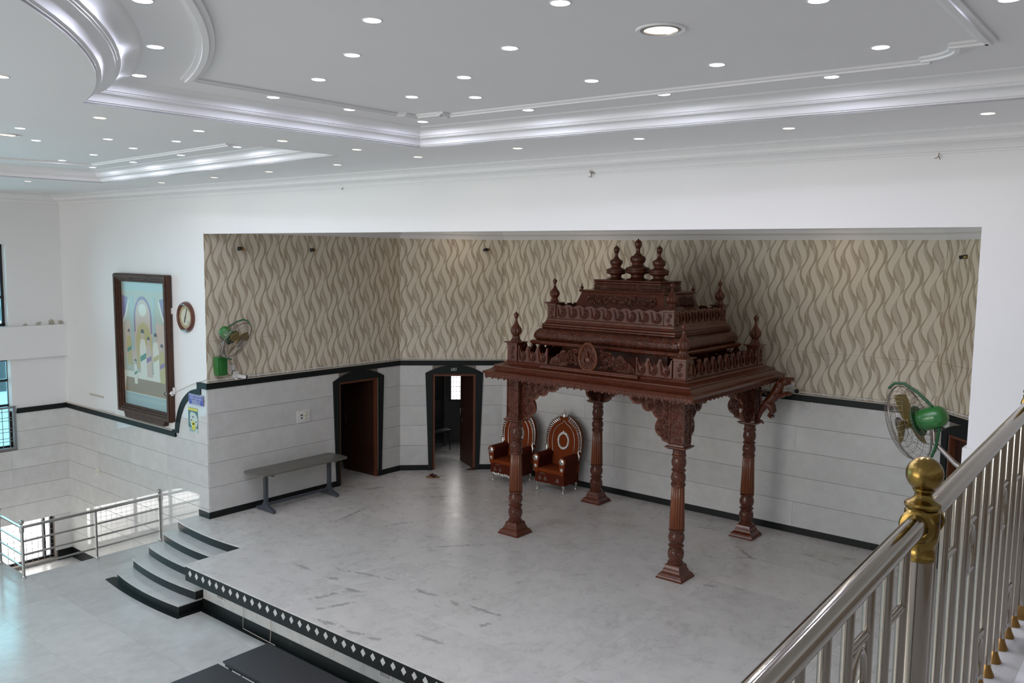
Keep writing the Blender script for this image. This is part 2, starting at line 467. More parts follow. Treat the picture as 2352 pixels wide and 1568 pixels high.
# ------------------------------------------------------------------ the setting
Z0 = -0.75            # hall floor, the stage top is z = 0
XL, YF = -7.03, 1.44  # left wall, front wall plane
AX0, AX1, AY1, AYB = -1.657, 9.90, 5.905, 7.445
CH = 2.178            # length of the chamfer walls
S2 = 2 ** -0.5

_tm = {}
def tile_mesh(w, h, t, mat, key=''):
    k = (round(w, 3), round(h, 3), round(t, 3), mat)
    if k not in _tm:
        _tm[k] = MB().box(-w / 2, w / 2, 0, t, -h / 2, h / 2).mesh('marble_tile', mat, smooth=False, bev=0.0015)
    return _tm[k]
def tile_wall(root, x0, x1, rows, lens, mat, gap=0.005, t=0.012, cuts=(), seed=0):
    """tiles in the wall frame of root: proud of y=0 towards -y"""
    rr = random.Random(seed)
    for (za, zb) in rows:
        segs = [(x0, x1)]
        for (ca, cb, cz) in cuts:
            if (za + zb) / 2 < cz:
                ns = []
                for a, b_ in segs:
                    if cb <= a or ca >= b_: ns.append((a, b_)); continue
                    if ca > a: ns.append((a, ca))
                    if cb < b_: ns.append((cb, b_))
                segs = ns
        for a, b_ in segs:
            L = rr.choice(lens); n = max(1, round((b_ - a) / L)); w = (b_ - a) / n
            for i in range(n):
                if w < 0.02: continue
                inst('marble_tile', tile_mesh(w - .0015, zb - za - gap, t, mat), root, ((a + (i + .5) * w), -t, (za + zb) / 2))
AR = [(0.11 + 0.428 * k, 0.11 + 0.428 * (k + 1)) for k in range(5)]
def wall_slab(name, M, boxes, mat='grout'):
    mb = MB()
    for bx in boxes: mb.box(*bx)
    o = mb.build(name, mat, smooth=False); o.matrix_world = M; struct(o); return o
def wall_trim(name, M, x0, x1, z0, z1, mat, d=0.022, cuts=()):
    mb = MB(); segs = [(x0, x1)]
    for ca, cb in cuts:
        ns = []
        for a, b_ in segs:
            if cb <= a or ca >= b_: ns.append((a, b_)); continue
            if ca > a: ns.append((a, ca))
            if cb < b_: ns.append((cb, b_))
        segs = ns
    for a, b_ in segs: mb.box(a, b_, -d, 0, z0, z1)
    o = mb.build(name, mat, smooth=False, bev=0.002); o.matrix_world = M; struct(o); return o

ZC, ZA = 5.64, 5.11
def alcove_wall(tagn, M, L, doors, seed, e0=0, e1=0, s0=0, s1=0):
    """one wall of the stage alcove: black base, five marble courses, black band, ledge, wallpaper"""
    bx = []; x = s0
    for (a, b_) in doors:
        bx.append((x, a, 0, 0.14, -0.02, ZA)); bx.append((a, b_, 0, 0.14, 2.065, ZA)); x = b_
    bx.append((x, L - s1, 0, 0.14, -0.02, ZA))
    w = wall_slab('wall_' + tagn, M, bx)
    cuts = [(a - .003, b_ + .003, 2.06) for a, b_ in doors]
    tile_wall(w, 0, L, AR, (2.1, 2.6, 3.2), 'marble_wall', cuts=cuts, seed=seed)
    wall_trim('baseboard_' + tagn, M, 0, L, 0.0, 0.108, 'black_granite', cuts=[(a - .06, b_ + .06) for a, b_ in doors])
    wall_trim('trim_' + tagn, M, e0, L - e1, 2.252, 2.355, 'black_trim', 0.03)
    wall_trim('trim_ledge_' + tagn, M, e0, L - e1, 2.356, 2.374, 'ivory_ledge', 0.034)
    wp = MB(); h = 4.90
    wp.box(0, L, -0.008, 0, 2.37, 3.072); wp.box(0, L, -0.008, 0, 3.075, h)
    o = wp.build('wall_paper_' + tagn, 'wallpaper', smooth=False); o.matrix_world = M; struct(o)
    return w
M_al = frameM((AX0, YF, 0), (0, 1, 0), (1, 0, 0))
M_ac = frameM((AX0, AY1, 0), (S2, S2, 0), (S2, -S2, 0))
M_ab = frameM((-0.117, AYB, 0), (1, 0, 0), (0, -1, 0))
M_ad = frameM((8.36, AYB, 0), (S2, -S2, 0), (-S2, -S2, 0))
M_ar = frameM((AX1 + .045, AYB - 1.54, 0), (0, -1, 0), (-1, 0, 0))
alcove_wall('alcove_left', M_al, AY1 - YF, [(4.27 - YF, 5.28 - YF)], 1, s0=.141)
alcove_wall('alcove_corner_left', M_ac, CH, [(0.69, 1.60)], 2)
alcove_wall('alcove_back', M_ab, 8.36 + 0.117, [], 3)
alcove_wall('alcove_corner_right', M_ad, CH, [(0.34, 1.24)], 4)
alcove_wall('alcove_right', M_ar, AYB - 1.54 - YF - .06, [], 5, s1=.082)

# ------------------------------------------------------------------ front wall (white, with the big opening) and left wall
M_f = frameM((XL, YF, 0), (1, 0, 0), (0, -1, 0))
W = AX0 - XL
mb = MB()
mb.box(-0.2, W, 0, 0.14, 1.33, ZC + .3); mb.box(W, AX1 - XL, 0, 0.14, 4.872, ZC + .3)
mb.box(AX1 - XL, 20.2, 0, 0.14, 3.04, ZC + .3); mb.box(AX1 - XL - .03, 20.2, -0.02, 0.14, Z0, 3.04)
o = mb.build('wall_front', 'white_paint', smooth=False); o.matrix_world = M_f; struct(o)
wlow = wall_slab('wall_front_lower', M_f, [(-0.2, W - .001, .001, 0.139, -2.0, 1.33)])
FR_ = [(-1.737 + .3785 * k, -1.737 + .3785 * (k + 1)) for k in range(8)]
tile_wall(wlow, 0, XL * -1 - 3.3 + .25, FR_[:3], (1.0, 1.25), 'marble_wall_gloss', seed=9)
tile_wall(wlow, 0, W, FR_[3:5], (1.05, 1.35), 'marble_wall_gloss', seed=10)
tile_wall(wlow, 0, W, FR_[5:], (1.05, 1.35), 'marble_wall_gloss', seed=11)
# courses right of the S-shaped band, cut to its curve
def poly_tile(pts):
    mb = MB().prism([(x - XL, z) for x, z in pts], [], -0.012, 0)
    return mb.build('marble_tile', 'marble_wall_gloss', wlow, smooth=False, bev=0.0015)
e = .0025
poly_tile([(-2.655, 1.291 + e), (AX0, 1.291 + e), (AX0, 1.667 - e), (-2.51, 1.667 - e), (-2.56, 1.45), (-2.60, 1.34)])
poly_tile([(-2.51, 1.667 + e), (AX0, 1.667 + e), (AX0, 2.045 - e), (-2.18, 2.045 - e), (-2.363, 1.90)])
poly_tile([(-2.18, 2.045 + e), (AX0, 2.045 + e), (AX0, 2.252), (-1.83, 2.252), (-1.83, 2.16)])
def smooth_path(pts, n=6):
    out = []
    P_ = [pts[0]] + pts + [pts[-1]]
    for i in range(1, len(P_) - 2):
        a, b_, c, d = (Vector(p) for p in P_[i - 1:i + 3])
        for k in range(n):
            t = k / n
            out.append(tuple(0.5 * ((2 * b_) + (c - a) * t + (2 * a - 5 * b_ + 4 * c - d) * t * t + (3 * b_ - a - 3 * c + d) * t ** 3)))
    out.append(tuple(P_[-2])); return out
outer_c = smooth_path([(-2.69, 1.41), (-2.655, 1.55), (-2.56, 1.80), (-2.41, 2.00), (-2.18, 2.165), (-1.935, 2.235)])
inner_c = smooth_path([(-1.815, 2.150), (-2.12, 2.055), (-2.33, 1.91), (-2.47, 1.70), (-2.545, 1.50), (-2.575, 1.37)])
pl = [(XL, 1.385), (-2.78, 1.385), (-2.78, 1.41)] + outer_c + [(-1.935, 2.354), (AX0 + .03, 2.354), (AX0 + .03, 2.252), (-1.815, 2.252)] + inner_c + [(-2.68, 1.365), (-2.68, 1.283), (XL, 1.283)]
mb = MB().prism([(x - XL, z) for x, z in pl], [], -0.028, 0)
o = mb.build('trim_front', 'black_trim', smooth=False, bev=0.002); o.matrix_world = M_f; struct(o)
mb = MB(); mb.box(0, W - 1.12, -0.034, 0, 1.386, 1.402)
o = mb.build('trim_ledge_front', 'ivory_ledge', smooth=False); o.matrix_world = M_f; struct(o)
mb = MB(); mb.box(0, -3.3 - XL, -0.025, 0, -1.95, -1.737); mb.box(-1.97 - XL, W + .022, -0.022, 0, 0.0, 0.108)
o = mb.build('baseboard_front', 'black_granite', smooth=False, bev=.002); o.matrix_world = M_f; struct(o)

YL0 = -13.0
M_l = frameM((XL, YL0, 0), (0, 1, 0), (1, 0, 0))
def L(y): return y - YL0
wy = [L(-6.4), L(0.385)]
mb = MB()
mb.box(0, wy[0], 0, .25, -2.0, ZC + .3); mb.box(wy[1], L(1.58), 0, .25, 1.33, ZC + .3)
mb.box(wy[0], wy[1], 0, .25, 4.665, ZC + .3); mb.box(wy[0], L(1.44), -.13, .25, 2.39, 3.04)
mb.box(wy[0], wy[1], 0, .25, 1.33, 1.34) if False else None
o = mb.build('wall_left', 'left_wall_paint', smooth=False); o.matrix_world = M_l; struct(o)
ly = L(0.44)
wl = wall_slab('wall_left_lower', M_l, [(wy[0], L(-1.7), .001, .24, -2.0, .565), (L(-1.7), L(1.10), .001, .24, -.89, .565), (L(1.10), L(1.58), .001, .24, -2.0, 1.33), (ly, L(1.10), .001, .24, -.89, 1.33), (L(-1.7), L(1.10), .001, .24, -2.0, -1.885)])
tile_wall(wl, L(-3), L(1.44), FR_[:1], (1.1,), 'marble_wall', cuts=[(L(-1.7), L(1.10), 9)], seed=20)
tile_wall(wl, L(-3), L(1.44), FR_[1:2], (1.1,), 'marble_wall', cuts=[(L(-1.7), L(1.10), 9)], seed=21)
tile_wall(wl, L(-3), L(1.44), [(-1.737 + .757, -1.737 + 3 * .3785)], (1.2,), 'marble_wall', cuts=[(L(-1.7), L(1.10), -.8)], seed=22)
tile_wall(wl, L(-3), L(1.44), FR_[3:6], (1.2, 1.5), 'marble_wall', seed=23)
tile_wall(wl, ly, L(1.44), FR_[6:], (1.1,), 'marble_wall', seed=24)
mb = MB(); mb.box(ly + .02, L(1.44), -.028, 0, 1.283, 1.385)
o = mb.build('trim_left', 'black_trim', smooth=False, bev=.002); o.matrix_world = M_l; struct(o)
mb = MB(); mb.box(L(1.10) + .03, L(1.44), -.025, 0, -1.95, -1.737)
o = mb.build('baseboard_left', 'black_granite', smooth=False, bev=.002); o.matrix_world = M_l; struct(o)

def window(name, y0, y1, z0, z1, mull, hbars, depth=.17, grille=None, glass='glass_tint', reveal='white_paint'):
    """window in the left wall: frame > mullions, panes; grille part in front"""
    r = struct(bpy.data.objects.new(name, None)); COL.objects.link(r); r.matrix_world = M_l
    a, b_ = L(y0), L(y1); fw = .055
    mb = MB(); mb.box(a, a + fw, depth, depth + .05, z0, z1); mb.box(b_ - fw, b_, depth, depth + .05, z0, z1)
    mb.box(a, b_, depth, depth + .05, z0, z0 + fw); mb.box(a, b_, depth, depth + .05, z1 - fw, z1)
    mb.build('window_frame', 'window_frame_black', r, smooth=False, bev=.004)
    xs = [a] + [L(m) for m in mull] + [b_]; zs = [z0] + list(hbars) + [z1]
    for m in mull: MB().box(L(m) - .03, L(m) + .03, depth - .005, depth + .055, z0, z1).build('mullion', 'window_frame_black', r, smooth=False)
    for h in hbars: MB().box(a, b_, depth - .005, depth + .055, h - .025, h + .025).build('transom', 'window_frame_black', r, smooth=False)
    if glass:
        for i in range(len(xs) - 1):
            for k in range(len(zs) - 1):
                MB().box(xs[i] + .03, xs[i + 1] - .03, depth + .02, depth + .026, zs[k] + .025, zs[k + 1] - .025).build('pane', glass, r, smooth=False)
    return r
w1 = window('window_1', -6.4, .385, 3.04, 4.665, [-5.0, -3.6, -2.2, -.8], [3.62])
w2 = window('window_2', -6.4, .43, .565, 2.39, [-5.0, -3.6, -2.2, -.8], [1.44, 1.95])
mb = MB(); a, b_ = L(-1.0), L(.43)
mb.box(a, b_, -.03, -.01, 1.40, 1.44); mb.box(a, b_, -.03, -.01, .57, .61); mb.box(b_ - .05, b_, -.03, -.01, .57, 1.44)
for z in (.74, .80, .93, 1.0, 1.16, 1.22, 1.34): mb.box(a, b_, -.026, -.014, z - .006, z + .006)
for k in range(11): mb.box(b_ - .12 - .13 * k - .006, b_ - .12 - .13 * k + .006, -.028, -.016, .57, 1.44)
mb.build('grille', 'grey_grille', w2, smooth=False)
w3 = window('window_3', -1.7, 1.10, -1.883, -.892, [-.9, -.05, .92], [], depth=.12, glass=None)
mb = MB()
for k in range(9): z = -1.883 + .11 * (k + 1) - .04; mb.box(L(-1.7), L(1.08), .06, .068, z - .004, z + .004)
for k in range(24): y = L(-1.7) + .115 * (k + .5); mb.box(y - .004, y + .004, .055, .063, -1.883, -.892)
mb.build('grille', 'grey_grille', w3, smooth=False)

# right and rear walls of the hall with their daylight windows (behind the camera)
mb = MB(); mb.box(13.0, 13.2, YL0 - .2, YF + .14, -0.8, ZC + .3)
struct(mb.build('wall_right', 'white_paint', smooth=False))
mb = MB(); mb.box(12.97, 13.0, YL0, YF, 2.8, 4.4)
struct(mb.build('wall_right_dado', 'marble_beige', smooth=False))
mb = MB(); mb.box(-7.3, 13.2, YL0 - .2, YL0, Z0, 1.0); mb.box(-7.3, 13.2, YL0 - .2, YL0, 4.4, ZC + .3)
mb.box(-7.3, -4.0, YL0 - .2, YL0, 1.0, 4.4); mb.box(7.0, 13.2, YL0 - .2, YL0, 1.0, 4.4); mb.box(2.2, 2.8, YL0 - .2, YL0, 1.0, 4.4)
struct(mb.build('wall_rear', 'white_paint', smooth=False))
r = struct(bpy.data.objects.new('window_4', None)); COL.objects.link(r)
for x in (-4, -2.45, -.9, .65, 2.2, 2.8, 4.2, 5.6, 7.0): MB().box(x - .03, x + .03, YL0 - .15, YL0 - .1, 1.0, 4.4).build('mullion', 'window_frame_black', r, smooth=False)

# ------------------------------------------------------------------ ceiling: lower soffit, two recesses, mouldings
def hmat(): return Matrix(((1, 0, 0, 0), (0, 0, 1, 0), (0, 1, 0, 0), (0, 0, 0, 1)))
def hprism(mb, outer, holes, z0, z1): return mb.prism(outer, holes, z0, z1, hmat())
ZU = 5.80
DC, DR = (3.7, -8.6), 5.26
def arc(R, x0, x1, n=28):
    a0 = math.acos((x0 - DC[0]) / R); a1 = math.acos((x1 - DC[0]) / R)
    return [(DC[0] + R * cos(a0 + (a1 - a0) * i / n), DC[1] + R * sin(a0 + (a1 - a0) * i / n)) for i in range(n + 1)]
rec1 = [(5.177, -.285), (12.6, .20), (12.6, -8.6)] + arc(DR, 8.959, 4.99) 
rec2 = [(-2.37, .122), (3.939, -.272)] + [(3.80, DC[1] + math.sqrt(DR ** 2 - .01))] + arc(DR, 3.6, -1.3)[0:] + [(-2.95, -5.2)]
def orient(p):
    A = sum(p[i][0] * p[(i + 1) % len(p)][1] - p[(i + 1) % len(p)][0] * p[i][1] for i in range(len(p)))
    return p if A > 0 else p[::-1]
rec1, rec2 = orient(rec1), orient(rec2)
def inset(p, d):
    n = len(p); out = []
    for i in range(n):
        a, b_, c = Vector(p[i - 1]), Vector(p[i]), Vector(p[(i + 1) % n])
        e1 = (b_ - a).normalized(); e2 = (c - b_).normalized()
        n1 = Vector((-e1.y, e1.x)); n2 = Vector((-e2.y, e2.x)); m = (n1 + n2)
        k = d / max(0.35, 1 + n1.dot(n2)); out.append((b_.x + m.x * k, b_.y + m.y * k))
    return out
def sweep(mb, p, prof):
    n = len(p); vs = []; fs = []
    for d, z in prof: vs += [(x, y, z) for x, y in inset(p, d)]
    for i in range(len(prof) - 1):
        for k in range(n):
            k2 = (k + 1) % n; fs.append((i * n + k, i * n + k2, (i + 1) * n + k2, (i + 1) * n + k))
    return mb.add(vs, fs)
mb = MB()
hprism(mb, [(-7.2, -13.1), (13.1, -13.1), (13.1, 1.5), (-7.2, 1.5)], [rec1, rec2], ZC, ZC + .02)
mb.box(-7.2, 13.1, -13.1, 1.5, ZC + .30, ZC + .32)
for rc in (rec1, rec2): hprism(mb, inset(rc, .2), [], ZU, ZU + .02)
ceil = struct(mb.build('ceiling', 'ceiling_paint', smooth=False))
cr = [(0, ZC), (0, ZC + .012), (.012, ZC + .012), (.012, ZC + .022), (.03, ZC + .022), (.032, ZC + .030)]
cr += [(.032 + .075 * (1 - cos(a)), ZC + .030 + .045 * sin(a)) for a in [PI / 2 * k / 6 for k in range(1, 7)]]
cr += [(.110, ZC + .082), (.122, ZC + .082), (.122, ZC + .092), (.14, ZC + .092), (.142, ZC + .100)]
cr += [(.142 + .10 * (1 - cos(a)), ZC + .100 + .048 * sin(a)) for a in [PI / 2 * k / 6 for k in range(1, 7)]]
cr += [(.255, ZC + .155), (.265, ZC + .16)]
for i, rc in enumerate((rec1, rec2)):
    struct(sweep(MB(), rc, cr).build('trim_cove_%d' % (i + 1), 'cornice_paint', angle=30))
# slim inner moulding on the upper ceiling of the big recess
def strip(mb, path, w, t, z, closed=False):
    P_ = [Vector((x, y)) for x, y in path]; vs = []; fs = []
    for i, p in enumerate(P_):
        a = P_[max(i - 1, 0)]; c = P_[min(i + 1, len(P_) - 1)]; d = (c - a).normalized(); n = Vector((-d.y, d.x))
        for s_, h in ((-w, 0), (-w, t * .5), (-w * .4, t * .6), (-w * .35, t), (w * .35, t), (w * .4, t * .6), (w, t * .5), (w, 0)):
            q = p + n * s_; vs.append((q.x, q.y, z - h))
    for i in range(len(P_) - 1):
        for k in range(7): fs.append((8 * i + k, 8 * i + k + 1, 8 * i + 9 + k, 8 * i + 8 + k))
    fs.append(tuple(range(8))); fs.append(tuple(8 * (len(P_) - 1) + k for k in range(8)))
    return mb.add(vs, fs)
mb = MB(); T = .028
strip(mb, [(5.72, -3.05), (5.80, -1.22)], .045, T, ZU); strip(mb, [(5.80, -1.20), (5.86, -1.16), (5.86, -1.0)], .045, T, ZU)
strip(mb, [(5.90, -1.02), (6.16, -1.0)], .045, T, ZU); strip(mb, [(6.16, -1.04), (6.15, -.90)], .045, T, ZU)
strip(mb, [(6.11, -.90), (9.96, -.72)], .045, T, ZU)
strip(mb, [(9.93, -.80)] + [(9.93 + .24 * sin(a), -1.03 + .23 * cos(a)) for a in [PI / 2 * k / 8 for k in range(9)]], .045, T, ZU)
strip(mb, [(10.14, -1.06), (10.33, -1.05)], .045, T, ZU); strip(mb, [(10.33, -1.02), (10.33, -8.0)], .045, T, ZU)
strip(mb, arc(DR + .61, 8.9, 5.66, 24), .05, T, ZU)
strip(mb, [(2.67, -.82), (-1.11, -.60)], .045, T, ZU); strip(mb, [(-1.11, -.60), (-1.5, -2.9)], .045, T, ZU)
struct(mb.build('trim_ceiling_panel', 'cornice_paint', angle=30))
# wall cornices
def cornice(mb, M, x0, x1, zb, zt, dep, m0=0, m1=0):
    h = zt - zb
    pr = [(0, 0), (.05, 0), (.05, .09), (.10, .11)] + [(.10 + .38 * (1 - cos(a)), .11 + .36 * sin(a)) for a in [PI / 2 * k / 5 for k in range(1, 6)]]
    pr += [(.48, .53), (.56, .53), (.56, .60)] + [(.56 + .36 * (1 - cos(a)), .60 + .32 * sin(a)) for a in [PI / 2 * k / 5 for k in range(1, 6)]] + [(.92, .97), (1.0, .97), (1.0, 1.0)]
    vs = []; fs = []
    for d, z in pr:
        for x, sg in ((x0, m0), (x1, -m1)): vs.append(M @ Vector((x + sg * d * dep, -d * dep, zb + z * h)))
    for i in range(len(pr) - 1): fs.append((2 * i, 2 * i + 1, 2 * i + 3, 2 * i + 2))
    return mb.add(vs, fs)
mb = MB(); cornice(mb, M_f, 0, 20.1, 5.478, ZC, .36, 1, 0)
struct(mb.build('trim_cornice_front', 'cornice_paint', angle=30))
mb = MB(); cornice(mb, M_l, 0, L(1.44), 5.478, ZC, .36, 0, 1)
struct(mb.build('trim_cornice_left', 'cornice_paint', angle=30))
mb = MB(); t8 = math.tan(PI / 8)
cornice(mb, M_al, .14, AY1 - YF, 4.895, ZA, .20, 0, t8); cornice(mb, M_ac, 0, CH, 4.895, ZA, .20, t8, t8)
cornice(mb, M_ab, 0, 8.477, 4.895, ZA, .20, t8, t8); cornice(mb, M_ad, 0, CH, 4.895, ZA, .20, t8, t8); cornice(mb, M_ar, 0, AYB - 1.54 - YF - .06, 4.895, ZA, .20, t8, 0)
struct(mb.build('trim_cornice_alcove', 'cornice_paint', angle=30))
mb = MB(); hprism(mb, [(-1.8, 1.57), (10.05, 1.57), (10.05, 6), (8.4, 7.61), (-.15, 7.61), (-1.8, 6)], [], ZA, ZA + .05)
struct(mb.build('ceiling_alcove', 'ceiling_paint', smooth=False))

# ------------------------------------------------------------------ floors
mb = MB(); hprism(mb, [(-3.3, -.90), (-7.1, -.90), (-7.1, -13.1), (13.1, -13.1), (13.1, .5), (-.0, .5), (-.0, 1.45), (-3.3, 1.45)], [], Z0 - .14, Z0 - .02)
fl = struct(mb.build('floor', 'floor_joint', smooth=False))
mb = MB(); mb.box(3.9, 13.1, -13.1, .3, Z0 - .03, Z0); mb.box(-7.1, 3.9, -13.1, -8.1, Z0 - .03, Z0); mb.build('floor_field', 'marble_floor', fl, smooth=False)
def slabs(parent, xs, ys, z, mat, gap=.0014, t=.02, skip=None):
    for i in range(len(xs) - 1):
        for k in range(len(ys) - 1):
            x0, x1, y0, y1 = xs[i], xs[i + 1], ys[k], ys[k + 1]
            if skip and skip((x0 + x1) / 2, (y0 + y1) / 2): continue
            w, h = x1 - x0 - gap, y1 - y0 - gap
            key = ('slab', round(w, 3), round(h, 3), mat, t)
            if key not in _tm: _tm[key] = MB().box(-w / 2, w / 2, -h / 2, h / 2, -t, 0).mesh('marble_slab', mat, smooth=False)
            inst('marble_slab', _tm[key], parent, ((x0 + x1) / 2, (y0 + y1) / 2, z))
slabs(fl, [-7.1 + 3.8 * k / 4 for k in range(5)], [-.90 - .9 * k for k in range(8, -1, -1)], Z0, 'marble_floor')
slabs(fl, [-3.3, -2.1, -.9, .3, 1.5, 2.7, 3.9], [-.90 - .9 * k for k in range(8, -1, -1)] + [0.0], Z0, 'marble_floor')
slabs(fl, [-3.3, -2.65, -2.0], [0.0, .72, 1.44], Z0, 'marble_floor')
slabs(fl, [-2.0, -.9, .3], [0.0, .5], Z0, 'marble_floor', skip=lambda x, y: x > 0)
slabs(fl, [.3, 1.5, 2.7, 3.9], [0.0, .30], Z0, 'marble_floor')
# landing at the foot of the stairwell
mb = MB(); mb.box(-9.0, -3.0, -3.2, 1.5, -2.1, -1.95)
struct(mb.build('floor_landing', 'marble_balcony', smooth=False))
mb = MB(); mb.box(-3.3, -3.2, -.9, 1.44, -1.95, Z0 - .02); mb.box(-7.03, -3.2, -3.3, -3.2, -1.95, Z0 - .14)
struct(mb.build('wall_stairwell', 'white_paint', smooth=False))

# black flat border strip laid in the hall floor round the steps and the stage
def front_y(x, k, ex=0.0):
    t = (x + 2.0) / 2.0
    return (-.04 - .05 * t - .075 * 4 * t * (1 - t) * 1.0) + .27 * (k - 1) - ex
xs = [-2.0 + 2.0 * i / 16 for i in range(17)]
mb = MB()
pl = [(-2.2 + 2.29 * i / 16, -.137 - .035 * i / 16 - .26 * (i / 16) * (1 - i / 16)) for i in range(17)]
hprism(mb, pl + [(.10, .195), (13.0, .195), (13.0, .32), (-.02, .32), (-.02, .05), (-2.0, .15), (-2.2, .0)], [], Z0 - .01, Z0 + .002)
struct(mb.build('trim_floor_border', 'black_granite', smooth=False))

# ------------------------------------------------------------------ stage platform and its steps
st = thing('stage_platform', 'raised white marble stage with black front edge band and white diamond inlays', 'stage', (0, 0, 0))
mb = MB(); hprism(mb, [(x, front_y(x, 5) + .012) for x in xs[:-1]] + [(-.01, front_y(-.01, 5) + .012), (-.01, 1.44), (-2.0, 1.44)], [], Z0, -.151); mb.box(-1.99, -.01, 1.06, 1.44, -.151, -.021); mb.box(0, 13.0, .32, 7.6, Z0, -.021); mb.box(-1.8, 0, 1.44, 7.6, Z0, -.021); mb.box(-4.5, -1.8, 3.8, 9.5, -.3, -.021); mb.box(-1.8, 1.5, 7.6, 9.5, -.3, -.021)
mb.build('platform_core', 'floor_joint', st, smooth=False)
slabs(st, [-.0, 2.06, 4.12, 6.18, 8.24, 10.3, 13.0], [0.0, .98, 2.18, 3.38, 4.58, 5.78, 6.98, 7.6], 0, 'marble_stage')
slabs(st, [-1.8, 0.0], [1.44, 2.18, 3.38, 4.58, 5.78, 6.98, 7.6], 0, 'marble_stage')
slabs(st, [-4.5, -3.15, -1.8], [3.8, 5.2, 6.6, 8.0, 9.5], 0, 'marble_stage'); slabs(st, [-1.8, -.6, .6, 1.5], [7.6, 9.5], 0, 'marble_stage')
mb = MB(); mb.box(0.012, 13.0, .012, .32, -.238, -.0205)
mb.build('edge_band', 'black_granite', st, smooth=False)
dm = MB().prism([(-.043, 0), (0, -.052), (.043, 0), (0, .052)], [], 0, .006).mesh('diamond_inlay', 'marble_balcony', smooth=False)
for k in range(58): inst('diamond_inlay', dm, st, (.147 + .1725 * k, .009, -.108))
mb = MB(); mb.box(0.0, 13.0, .30, .33, Z0 + .145, -.238)
mb.build('front_panel', 'marble_balcony', st, smooth=False)
mb = MB(); mb.box(0.0, 13.0, .288, .33, Z0, Z0 + .145)
mb.build('skirting', 'black_granite', st, smooth=False)
mb = MB(); hprism(mb, [(x, front_y(x, 5) + .004) for x in xs[:-1]] + [(-.002, front_y(0, 5) + .004), (-.002, 1.05), (-1.988, 1.08)], [], -.15, -.0205)
mb.build('riser', 'black_granite', st, smooth=False)
for xa_, xb_ in ((0, 9), (9, 16)):
    mb = MB(); hprism(mb, [(xs[i] + (.001 if i == xa_ else 0) - (.001 if i == xb_ else 0), front_y(xs[i], 5) - .010) for i in range(xa_, xb_ + 1)] + [(xs[xb_] - .001, 1.439), (xs[xa_] + .001, 1.439)], [], -.02, 0)
    mb.build('marble_slab', 'marble_stage', st, smooth=False)
for (x, y, z, w) in ((.471, .3, -.455, .20), (4.02, .3, -.47, .22)):
    v = MB().box(x - w / 2, x + w / 2, .292, .30, z - .045, z + .045).build('vent_plate', 'white_plastic', st, smooth=False)
    g = MB()
    for k in range(9): g.box(x - w * .42 + w * .84 * k / 9, x - w * .42 + w * .84 * k / 9 + .008, .289, .292, z - .03, z + .03)
    g.build('vent_slots', 'fan_hub', v, smooth=False)
stp = thing('stage_steps', 'four curved marble steps with black risers beside the stage front corner', 'steps', (0, 0, 0))
for k in range(1, 5):
    z = Z0 + .15 * k; top = 1.44
    pts = [(x, front_y(x, k)) for x in xs]
    mb = MB(); hprism(mb, [(x, y - .012) for x, y in pts] + [(0.0, .31 if k < 3 else .98), (0.0, .985), (-2.0, .985)], [], z - .02, z)
    mb.build('tread', 'marble_floor', stp, smooth=False, bev=.003)
    pts = [(x, y + .004) for x, y in pts]
    mb = MB(); hprism(mb, [(max(x, -1.985), y) for x, y in pts[:-1]] + [(-.012, pts[-1][1])] + [(-.012, .984), (-1.985, .984)], [], z - .15, z - .0205)
    mb.build('riser', 'black_granite', stp, smooth=False)

# houses outside the left windows
for i, (x, y, w_, d_, h_) in enumerate(((-24, 3.5, 6, 5, 1.6), (-30, 9.5, 8, 6, 3.2), (-22, -8, 6, 5, 1.0))):
    t = thing('house', ['pale blue-grey house seen through the left windows', 'taller pale house farther off behind the left windows', 'low pale house left of the others outside'][i], 'house', (x, y, -4))
    MB().box(-w_ / 2, w_ / 2, -d_ / 2, d_ / 2, 0, h_ + 4).build('wall', 'building_far', t, smooth=False)
    MB().box(-w_ / 2 - .3, w_ / 2 + .3, -d_ / 2 - .3, d_ / 2 + .3, h_ + 4, h_ + 4.25).build('roof', 'white_paint', t, smooth=False)
    for k in range(3): MB().box(w_ / 2, w_ / 2 + .05, -d_ / 2 + .6 + 1.5 * k, -d_ / 2 + 1.5 + 1.5 * k, h_ + 2.0, h_ + 3.1).build('window', 'window_frame_black', t, smooth=False)

